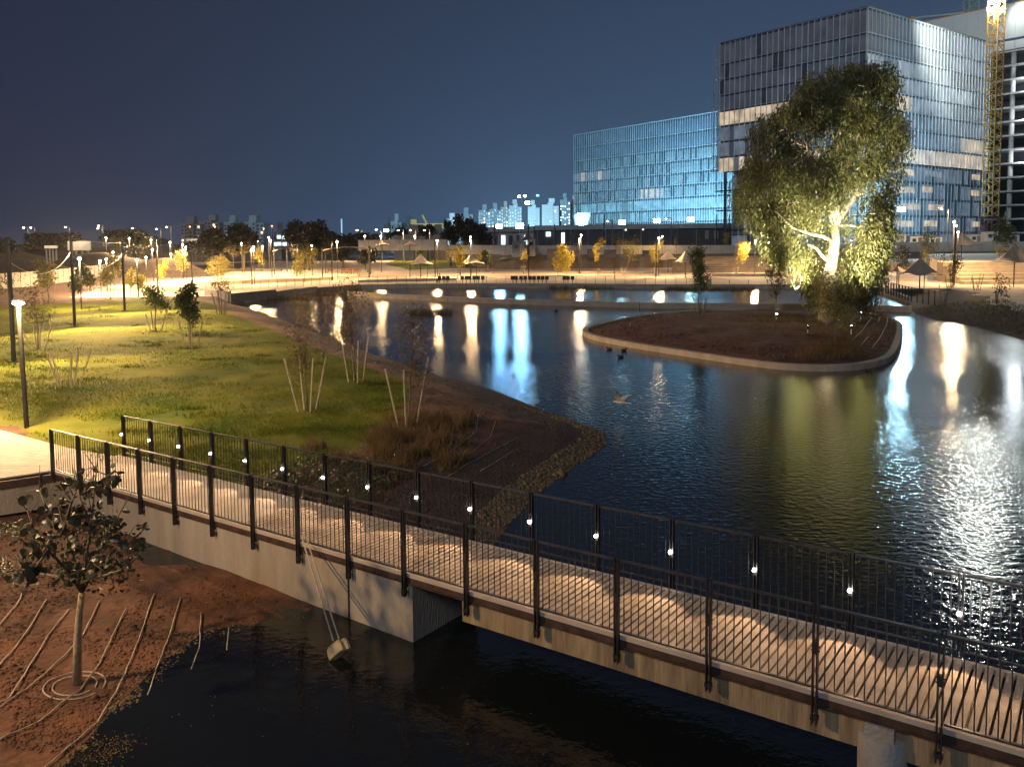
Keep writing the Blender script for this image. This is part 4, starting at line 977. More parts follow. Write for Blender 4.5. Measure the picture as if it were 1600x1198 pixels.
def pick_right(r, c):
    k = NT - 1 - r
    if k < 2: return g_faint if c < 23 else g_soft
    if k in (2, 3): return (g_pale if (c // 4) % 3 != 1 else g_dim) if c < 23 else (g_pale if k == 3 and c < 30 else m_gl_mid)
    if k == 4: return g_warm if c < 12 else (g_pale if c < 24 else g_dim)
    if k == 5: return g_soft if r3.random() < .7 else g_dim
    if k == 6: return g_warm if c > 26 else g_soft
    return g_warm
facade(tb, Cc, Rc, rt, 36, pick_right, m_fin, lambda r, c: True, depth=.3, fin=.14)
mb = MB(); mb.box(((Lc.x + Cc.x) / 2, 0, 0), 0.01, 0.01, 0.01)
for a, b in ((Lc, Cc), (Cc, Rc)):
    mb = MB(); mb.bar(a + V((0, 0, 60.4)), b + V((0, 0, 60.4)), .6, .25); mb.build('parapet_cap', m_findk, tb)
# lower recessed floors
off = (Rc - Cc).normalized() * 6
L2, C2, R2 = Lc + off, Cc + off * .9 + (Lc - Cc).normalized() * .3, Rc + (Lc - Cc).normalized() * .3
core(tb, [ins(p, cen, .015) for p in (L2, C2, R2, bk)], 3.3, 24.8, m_coreshell)
rl = rows_from_top(24.7, [4.28] * 5)
facade(tb, L2, C2, rl, 20, lambda r, c: g_soft if r3.random() < .6 else m_gl_blue, m_fin, None)
facade(tb, C2, R2, rl, 32, lambda r, c: g_soft if r3.random() < .6 else m_gl_mid, m_findk, None)
xr = (R2 - C2).normalized(); rzr = math.atan2(xr.y, xr.x); nr = V((xr.y, -xr.x, 0))
if nr.dot(-C2) < 0: nr = -nr
for r in range(1, 5):
    for seg in range(4):
        if r3.random() < .3 and seg != 1: continue
        u = (.06, .24, .42, .86)[seg] + r3.uniform(-.03, .03); wd = r3.uniform(5, 11) if seg < 3 else 5
        mb = MB(); mb.box(C2 + xr * (u * (R2 - C2).length + wd / 2) + V((0, 0, rl[r][0] + 2.2 + r3.uniform(-.2, .2))) + nr * .12, wd, .08, 1.5, rzr); mb.build('lit_window', g_warm if r3.random() < .7 else g_pale, tb)
for i in range(6):                                        # columns carrying the overhang
    p = Lc.lerp(Cc, .04 + i * .185) + (Rc - Cc).normalized() * .6
    mb = MB(); mb.tube([V((p.x, p.y, 3.0)), V((p.x, p.y, 24.9))], .42, 10); mb.build('column', m_coreshell, tb)
for z in (8.5, 14.0, 19.5):
    mb = MB(); mb.bar(Lc + V((-.5, 0, z)), Lc.lerp(Cc, .5) + V((0, 0, z)), .9, .35); mb.build('platform_slab', m_coreshell, tb)
sx = (Lc - Cc).normalized()
for k, o_ in enumerate((0.6, 2.2)):                        # scaffold at the far edge
    p = Lc + sx * o_
    mb = MB(); mb.tube([V((p.x, p.y, 25)), V((p.x, p.y, 60.5))], .14, 6); mb.build('scaffold_pole', m_fin, tb)
for z0, z1 in rt + [(24.9, 25.0)]:
    mb = MB(); mb.bar(Lc + V((0, 0, z0 + .3)), Lc + sx * 2.4 + V((0, 0, z0 + .3)), .5, .18); mb.build('scaffold_deck', m_fin, tb)
    mb = MB(); mb.bar(Lc + V((0, 0, z0 + 1.4)), Lc + sx * 2.4 + V((0, 0, z0 + 1.4)), .08, .08); mb.build('scaffold_rail', m_fin, tb)
# unfinished slab tower
cA = D(1440, 42, 287); cB = V((153.7 + .71 * 36, 270 - 36, 0)); cA.z = 0
sb_ = thing('unfinished_tower', (cA.x, cA.y, 3.3), 'unfinished concrete tower with open floors and a bright white parapet', 'construction tower')
sxx = (cB - cA).normalized(); sn = V((sxx.y, -sxx.x, 0)); sn = sn if sn.dot(-cA) > 0 else -sn
SL = (cB - cA).length
npn = 18
for k in range(npn):
    a, b = cA + sxx * (SL * (k + .008) / npn), cA + sxx * (SL * (k + .992) / npn)
    mb = MB(); mb.bar(a + V((0, 0, 73.0)), b + V((0, 0, 73.0)), .25, 10.6); mb.build('parapet_panel', m_panel, sb_)
for k in range(npn // 2):
    a, b = cA + sxx * (SL * (k + .01) / npn * 2), cA + sxx * (SL * (k + .99) / npn * 2)
    mb = MB(); mb.bar(a + V((0, 0, 65.6)), b + V((0, 0, 65.6)), .3, 2.6); mb.build('fascia_panel', m_panel, sb_)
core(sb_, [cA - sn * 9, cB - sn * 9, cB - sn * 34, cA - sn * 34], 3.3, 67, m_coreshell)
z = 64.0
while z > 4:
    mb = MB(); mb.prism([cA + sn * .2, cB + sn * .2, cB - sn * 20, cA - sn * 20], z - .5, z); mb.build('floor_slab', m_slabedge, sb_); z -= 4.35
for k in range(6):
    p = cA + sxx * (3 + k * 8.6) - sn * 1.2
    mb = MB(); mb.tube([V((p.x, p.y, 3)), V((p.x, p.y, 64.2))], .75, 12); mb.build('column', m_slabedge, sb_)
for k in range(9):
    p = cA + sxx * R.uniform(10, SL - 4) - sn * R.uniform(2, 7); zf = 64.0 - 4.35 * R.randrange(6, 13)
    mb = MB(); mb.box(p + V((0, 0, zf + 1.1)), 1.3, 1.3, 2.2); mb.build('stacked_material', m_white, sb_)
mb = MB(); mb.bar(cA + V((0, 0, 78.5)), cB + V((0, 0, 78.5)), .4, .3); mb.build('guard_rail', m_craney, sb_)
# yellow tower crane mast
cr_ = D(1546.5, 350, 195); mw, mh = 2.45, 2.6
crn = thing('tower_crane', (cr_.x, cr_.y, 3.3), 'yellow lattice tower crane mast in front of the unfinished tower', 'crane')
def lattice(w, h, t):
    mb = MB(); q = [(-w / 2, -w / 2), (w / 2, -w / 2), (w / 2, w / 2), (-w / 2, w / 2)]
    for i in range(4):
        a, b = q[i], q[(i + 1) % 4]
        mb.bar((a[0], a[1], 0), (a[0], a[1], h), t * 1.7, t * 1.7, V((0, 1, 0)))
        mb.bar((a[0], a[1], 0), (b[0], b[1], 0), t, t); mb.bar((a[0], a[1], 0), (b[0], b[1], h / 2), t, t); mb.bar((b[0], b[1], h / 2), (a[0], a[1], h), t, t)
    return mb
sec_y = lattice(mw, mh, .13).mesh('mast_section', m_craney); sec_r = lattice(mw * 1.1, mh, .16).mesh('mast_section', m_cranedk)
for k in range(24):
    o = link_mesh('mast_section', sec_r if k < 3 else sec_y, crn, V((0, 0, k * mh))); o.rotation_euler.z = .5
mb = MB(); mb.box(V((cr_.x, cr_.y, 3.4)), 4, 4, .8); mb.build('base_block', m_cranedk, crn)
mb = MB(); mb.box(V((cr_.x, cr_.y, 3.3 + 24 * mh + .8)), 3, 3, 1.6); mb.build('slewing_unit', m_craney, crn)
mb = MB(); mb.tube([V((cr_.x, cr_.y, 3.3 + 24 * mh + 1.5)), V((cr_.x + 45, cr_.y - 12, 3.3 + 24 * mh + 4))], .5, 6); mb.build('jib', m_craney, crn)
tl = flood(1549, 4, 193, 'glaring white lamp high on the yellow crane mast', 1.4, [(cA.lerp(cB, .35) + V((0, 0, 72)), 60000, 120, (.93, 1, .93)), (V((110, 120, 0)), 9000, 140, (.93, 1, .95))], False, e_neut)
point(tl, tl.location + V((0, -1.5, D(1549, 4, 193).z - tl.location.z)), 4200, (.9, 1, .93), 1.6)
flood(1567, 14, 262, 'added lamp for the bright spot on the parapet', 1.0, [(cA.lerp(cB, .5) + V((0, 0, 70)), 1500, 150, (.93, 1, .95))], False, e_neut)  # lamp added in place of the crane lamp's reflection on the panels
rc = D(1517, 26, 300)
rcr = thing('rooftop_crane', (rc.x, rc.y, rc.z), 'pale green lattice crane on the roof of the unfinished tower', 'crane')
m_craneg = mat('pale green crane steel', (0.3, 0.42, 0.36), 0.6)
sec_g = lattice(3.4, 3.0, .2).mesh('mast_section', m_craneg)
for k in range(6): link_mesh('mast_section', sec_g, rcr, V((0, 0, k * 3.0 - 6)))
mb = MB(); mb.bar(rc + V((-1, 0, 1.5)), D(1424, 29, 310), .3, .5); mb.build('jib', m_craneg, rcr)
mb = MB(); mb.box(D(1424, 29, 310), 1.5, 1.5, 1.2); mb.build('jib_end', m_craney, rcr)
for k, z in enumerate((30.0, 42.0, 53.0)):                    # bare point lights before the slabs of the unfinished tower
    p = cA.lerp(cB, .5) + sn * 1.2 + V((0, 0, z)); point(sb_, p, 900, (.85, .95, 1), .3)

# podium in front of the office block
def py_(px): return 280 - (px - 880) * .071
pod = thing('podium_building', D(1000, 380, 270), 'long dark podium with a pale roof slab below the blue office block', 'building')
f0, f1, f2 = D(836, 372, py_(836)), D(1010, 372, py_(1010)), D(1236, 372, py_(1236))
for p in (f0, f1, f2): p.z = 0
bkv = V((17, 24, 0))
mb = MB(); mb.prism([f0, f2, f2 + bkv, f0 + bkv], 3.0, 9.4); mb.build('wall', m_podium, pod)
d_ = (f2 - f0).normalized(); pn = V((d_.y, -d_.x, 0)); pn = pn if pn.dot(-f0) > 0 else -pn
for k in range(10):
    a, b = f0.lerp(f2, (k + .006) / 10) + pn * .5, f0.lerp(f2, (k + .994) / 10) + pn * .5
    mb = MB(); mb.prism([a, b, b + bkv, a + bkv], 9.45, 11.0); mb.build('roof_slab', m_podtop, pod)
for k in range(42):
    p = f0.lerp(f2, (k + .5) / 42) + pn * .18; mb = MB(); mb.box(p + V((0, 0, 6.3)), .22, .35, 6.2, math.atan2(d_.y, d_.x)); mb.build('cladding_fin', m_findk if k % 3 == 0 else m_podium, pod)
for k, (px, py, w, h, mm) in enumerate(((880, 372, 1.1, 3.6, w_cool), (857, 366, 1.6, 1.5, w_cool), (978, 358, .5, 1.0, w_warm), (1005, 357, .5, 1.1, w_warm), (1157, 369, .7, 2.6, w_cool), (1105, 367, 1.3, 2.6, m_hut), (1119, 367, 1.3, 2.6, m_hut))):
    p = D(px, py, py_(px) - .5); mb = MB(); mb.box(p + pn * .2, w, .2, h, math.atan2(d_.y, d_.x)); mb.build('window', mm, pod)
mb = MB(); mb.bar(f0.lerp(f2, .72) + V((0, 0, 12.1)), f2 + V((0, 0, 12.1)), .06, .06); mb.build('roof_rail', m_steel, pod)
for k in range(9):
    p = f0.lerp(f2, .72 + .28 * k / 8); mb = MB(); mb.box(p + V((0, 0, 11.5)), .08, .08, 1.2); mb.build('rail_post', m_steel, pod)
wing = thing('podium_wing', D(770, 375, 290), 'pale low wing with cyan lit roof edge left of the dark podium', 'building')
g0, g1 = D(744, 372, 300), D(834, 372, py_(834) + 1); g0.z = g1.z = 0
mb = MB(); mb.prism([g0, g1, g1 + V((14, 24, 0)), g0 + V((14, 24, 0))], 2.5, 9.0); mb.build('wall', m_towerw, wing)
mb = MB(); mb.prism([g0 + V((-1, -.8, 0)), g1 + V((0, -.8, 0)), g1 + V((14, 24, 0)), g0 + V((13, 24, 0))], 9.05, 10.8); mb.build('roof_slab', m_podtop, wing)
for k in range(7):
    p = g0.lerp(g1, .1 + .13 * k); mb = MB(); mb.box(p + V((0, -.3, 6.2)), 1.6, .3, 3.2); mb.build('window', w_dark if k % 3 else w_cool, wing)
for px in (772.5, 826, 944, 867, 1120, 1140): 
    t = D(px, 335 if px > 900 else 350, 240); mb = MB(); mb.tube([V((t.x, t.y, 3)), t], .16, 6); mst = mb.build('dark_mast', m_pole)
    tag(mst, {772.5: 'thin dark mast between the two blue floodlights', 826: 'thin dark mast above the dark peaked canopy', 944: 'dark mast in front of the podium roof lamps', 867: 'dark mast at the left end of the podium', 1120: 'dark mast near the scaffold foot', 1140: 'dark mast right of the orange yellow tree top'}[px], 'mast', 'dark masts before the podium')
hp = V((D(908, 345, 287).x, 287, 11.0))
hop = thing('hopper_tank', hp, 'pale blue flared tank at the left foot of the office block', 'tank')
mb = MB(); mb.lathe(hp, [(2.2, 0.1), (2.5, 1.2), (3.0, 2.8), (3.2, 4.2), (3.05, 4.25), (2.9, 3.0)], 20); mb.build('shell', m_findk, hop)
for s in (-1.3, 1.3):
    mb = MB(); mb.box(hp + V((s, -.9, .0)), .3, .3, .5); mb.build('leg', m_findk, hop)

# far town
def block(px0, px1, py0, Y, m, label, cols, fls, litp, seed, top=None, name='apartment_tower', pyb=372, lm=w_warm, wsize=.5, grp='far apartment towers'):
    rn = random.Random(seed); a, b = D(px0, pyb, Y), D(px1, py0, Y); z0 = -0.75
    root = thing(name, ((a.x + b.x) / 2, Y, z0), label, 'tower' if b.z > 25 else 'building', grp)
    W = b.x - a.x; dp = min(W, 24); cx = (a.x + b.x) / 2
    for k, (u0, u1, dz, dy) in enumerate(((0, .36, -.04, 0), (.34, .68, 0, -1.5), (.66, 1, -.07, .6))):
        mb = MB(); mb.box((a.x + W * (u0 + u1) / 2, Y + dp / 2 + dy, (z0 + b.z + dz * (b.z)) / 2), W * (u1 - u0), dp, b.z + dz * b.z - z0); mb.build('wing' if k != 1 else 'wall', m, root)
    mb = MB(); mb.box((cx + W * rn.uniform(-.1, .1), Y + dp / 2, b.z + 1.8), W * .35, dp * .5, 3.6); mb.build('roof_room', m, root)
    H = b.z - 1 - 4; 
    for f in range(fls):
        for c in range(cols):
            mm = lm if rn.random() < litp else w_dark
            u = (c + .5) / cols; dy = (-1.5 if .34 < u < .68 else (.6 if u > .66 else 0)); 
            zz = 4 + H * (.93 if u < .34 or u > .68 else 1) * (f + .5) / fls
            if rn.random() < .12 and mm is w_dark: continue
            mb = MB(); mb.box((a.x + W * u, Y + dy - .05, zz), W / cols * wsize, .3, H / fls * .5); mb.build('window', mm, root)
    return root
block(283, 312, 347, 520, m_towerw, 'pale apartment block under the first orange lamp', 6, 6, .16, 1, name='apartment_block'); block(311, 341, 344, 525, m_towerw, 'pale apartment block ending at the second orange lamp', 6, 7, .16, 2, name='apartment_block')
block(350, 376, 345, 530, m_tower, 'pale apartment block behind the dark tree clump', 5, 6, .1, 3, name='apartment_block'); block(378, 411, 345, 540, m_tower, 'wide pale apartment block right of the dark clump', 6, 6, .1, 4, name='apartment_block')
block(611, 627, 344, 460, m_tower, 'plain pale tall slab building near the blue floodlight', 3, 3, .05, 5, name='apartment_block'); block(600, 612, 348, 480, m_towerdk, 'low dim building left of the plain slab building', 3, 3, .1, 6, name='apartment_block'); block(627, 650, 346, 500, m_towerdk, 'dark scaffolded building right of the plain slab building', 4, 4, .05, 7, name='apartment_block')
block(696, 719, 340, 640, m_tower, 'low pale building behind the dark tree', 6, 5, .25, 8, lm=w_cool, name='apartment_block'); block(718, 739, 331, 700, m_towerdk, 'grey apartment tower left in the town skyline', 5, 8, .12, 9); block(748, 766, 326, 690, m_towerdk, 'grey apartment tower above the dark tree', 5, 9, .16, 10); block(765, 783, 324, 700, m_towerdk, 'grey apartment tower next in the town skyline', 5, 9, .14, 11)
block(783, 797, 321, 720, m_towerw, 'slim warm grey tower in the middle of the skyline', 4, 10, .1, 12); block(796, 815, 318.5, 690, m_tower, 'pale tower behind the brightest floodlight', 5, 10, .12, 13); block(825, 843, 320, 640, m_tower, 'bright pale tower below the crane lamps', 6, 12, .1, 14, lm=w_cool)
block(847, 873, 317, 630, m_tower, 'wide bright pale tower left of the dark one', 7, 12, .12, 15, lm=w_cool); block(875, 891, 309, 660, m_towerdk, 'dark tower dotted with lit windows', 5, 14, .4, 16, lm=w_cool); block(891, 903, 312, 700, m_towerw, 'warm tower half hidden by the office block', 3, 12, .3, 17)
block(428, 447, 361, 330, m_gl_blue, 'small blue lit glass building left of the round dark tree', 6, 2, .7, 18, lm=w_cool, name='glass_pavilion', pyb=380, wsize=.8, grp=None)
block(668, 697, 366, 300, m_hut, 'long tan wall building behind the far canopies', 7, 1, .1, 19, name='low_building', pyb=382, grp=None); block(615, 668, 366, 310, m_hut, 'long tan building under the road lamps', 9, 1, .05, 20, name='low_building', pyb=382, grp=None)
p = D(664, 353, 420); mc = thing('mobile_crane', p, 'yellow mobile crane with raised boom before the far town', 'crane')
mb = MB(); mb.box(p + V((2, 0, 0)), 15, 4, 2.4); mb.build('carrier', m_craney, mc)
mb = MB(); mb.box(p + V((-5.5, 0, 2)), 3, 3, 2.4); mb.build('cab', m_craney, mc)
mb = MB(); mb.bar(p + V((1, 0, 1)), D(660, 336, 420), .9, .9); mb.build('boom', m_craney, mc)
p = D(560, 365, 400); mb = MB(); mb.tube([V((p.x - 8, 400, 0)), V((p.x - 8, 400, D(552, 342, 400).z))], .45, 8); tag(mb.build('chimney_mast', m_fin), 'pale tall mast right of the round dark tree', 'mast')
for i, (px0, px1, py, Y) in enumerate(((209, 238, 371, 260), (291, 328, 375, 250), (70, 90, 386, 175), (106, 142, 384, 200))):
    a, b = D(px0, py, Y), D(px1, py, Y); mb = MB(); mb.bar(a, b, .3, .6 if i < 3 else 2.2); 
    mb2 = MB(); root = thing('road_barrier', a, ['pale lit road barrier beyond the lawn pole', 'pale lit road barrier before the apartment blocks', 'short white barrier beyond the dark mound', 'pale low shed wall beyond the lawn pole'][i], 'barrier'); mb.build('rail', m_white, root)
    for k in range(4):
        q = a.lerp(b, (k + .5) / 4); mb2.box((q.x, q.y, (q.z - .75) / 2 - .3), .25, .25, q.z + .2)
    mb2.build('post', m_findk, root)
    point(root, a.lerp(b, .5) + V((0, -4, 3)), 600, WARM, .3)
for k in range(3):
    c = U(141.5 + k * 6.6, 456, .75); mb = MB(); r = .22
    mb.tube([c + V((math.cos(t) * r, 0, .45 + math.sin(t) * r)) if 0 < i < 9 else c + V((math.cos(t) * r, 0, 0)) for i, t in enumerate([math.pi] + list(np.linspace(math.pi, 0, 9)) + [0])], .03, 6)
    tag(mb.build('bike_hoop', m_fin), ['bike hoop left of three beside the pale path', 'middle bike hoop of three beside the pale path', 'bike hoop right of three beside the pale path'][k], 'bike hoop', 'bike hoops by the path')

# ---------------------------------------------------------------- trees
def leaf_arrays(cent, rads, n, size, droop, rng, asp=0.5):
    """leaf quads spread through the ellipsoids: returns vertices, faces"""
    cent = np.array(cent); rads = np.array(rads); k = len(cent)
    vol = np.prod(rads, 1) ** 0.8; pick = rng.choice(k, n, p=vol / vol.sum())
    d = rng.normal(size=(n, 3)); d /= np.linalg.norm(d, axis=1)[:, None]
    r = rng.random(n) ** 0.45
    p = cent[pick] + d * rads[pick] * r[:, None]
    a = rng.normal(size=(n, 3)); a[:, 2] -= droop; a /= np.linalg.norm(a, axis=1)[:, None]
    b = np.cross(a, rng.normal(size=(n, 3))); b /= np.linalg.norm(b, axis=1)[:, None]
    s = size * rng.uniform(.6, 1.3, n)[:, None]
    v = np.stack([p, p + a * s * .5 + b * s * asp * .5, p + a * s, p + a * s * .5 - b * s * asp * .5], 1).reshape(-1, 3)
    return v, np.arange(4 * n).reshape(n, 4)
def branch(mb, p, q, r0, r1, n=6, wob=0.06, seg=4):
    L = (q - p).length; pts = [p.lerp(q, i / seg) + V((R.uniform(-1, 1), R.uniform(-1, 1), R.uniform(-.4, .6))) * (L * wob if 0 < i < seg else 0) for i in range(seg + 1)]
    mb.tube(pts, [r0 + (r1 - r0) * i / seg for i in range(seg + 1)], n); return pts
def tree(bx, by, crown, label, mleaf, nleaf=320, lsize=.22, stakes=0, sh=1.3, spread=.25, mst=None, zg=None, Y=None, tr=.045, bare=False, group=None, name='young_tree', nblob=7, droop=.2, mtrunk=None, stl=None, tie=True, tops=None, lean=None):
    b = U(bx, by, zg if zg is not None else .5) if Y is None else D(bx, by, Y)
    Y = b.y; 
    if zg is None or True:
        g = ground_at(b)
        if zg is None: b.z = g
    root = thing(name, b, label, 'tree', group)
    x0, y0, x1, y1 = crown
    c0, c1 = D(x0, y1, Y), D(x1, y0, Y); cc = (c0 + c1) / 2; rx, rz = (c1.x - c0.x) / 2, (c1.z - c0.z) / 2
    rng = np.random.default_rng(abs(int(bx * 7 + by))); rl = random.Random(int(bx * 3 + by))
    bl, br = [], []
    for k in range(nblob):
        t = (k + .5) / nblob; zz = (t * 2 - 1) * .72; wv = math.sqrt(max(.08, 1 - zz * zz))
        f = rl.uniform(.42, .62)
        bl.append((cc.x + rx * rl.uniform(-.62, .62) * wv, cc.y + rx * rl.uniform(-.6, .6) * wv, cc.z + rz * zz)); br.append((rx * f, rx * f, min(rz, rx * 1.3) * f * rl.uniform(.8, 1.1)))
    mb = MB(); top = V((cc.x, cc.y, cc.z - rz * .15))
    branch(mb, b - V((0, 0, .1)), top, tr, tr * .55, 7, .02)
    for q in bl: branch(mb, b.lerp(top, rl.uniform(.62, .98)), V(q), tr * .45, tr * .12, 5, .07, 3)
    if bare:
        for k in range(26):
            q = V(rl.choice(bl)); branch(mb, q.lerp(top, .4), q + V((rl.uniform(-1, 1) * rx * .5, rl.uniform(-1, 1) * rx * .5, rl.uniform(-.1, 1) * rz * .4)), tr * .2, tr * .07, 4, .06, 2)
    mb.build('trunk', mtrunk or m_bark, root, True)
    nleaf = int(nleaf * (1.8 if mleaf in (m_yellow, m_olive, m_green) else 0.95))
    if nleaf > 30:
        v, f = leaf_arrays(bl, br, nleaf, lsize, droop, rng); quick_mesh('crown', v, f, mleaf, root)
    for k in range(stakes):
        a = 2 * math.pi * (k + .3) / stakes + rl.uniform(-.2, .2)
        p = b + V((math.cos(a) * .28, math.sin(a) * .28, -.15)); q = b + V((math.cos(a) * (.28 + spread), math.sin(a) * (.28 + spread), sh * rl.uniform(.82, 1.12)))
        mb = MB(); mb.tube([p, q], .032, 6); mb.build('stake', mst or m_stake, root)
    if stakes and tie:
        mb = MB(); mb.bar(b + V((-.28 - spread * .8, -.2, sh * .75)), b + V((.28 + spread * .8, -.2, sh * .78)), .05, .05); mb.build('cross_tie', mst or m_stake, root)
    return root
YT = 'staked trees on the promenade'
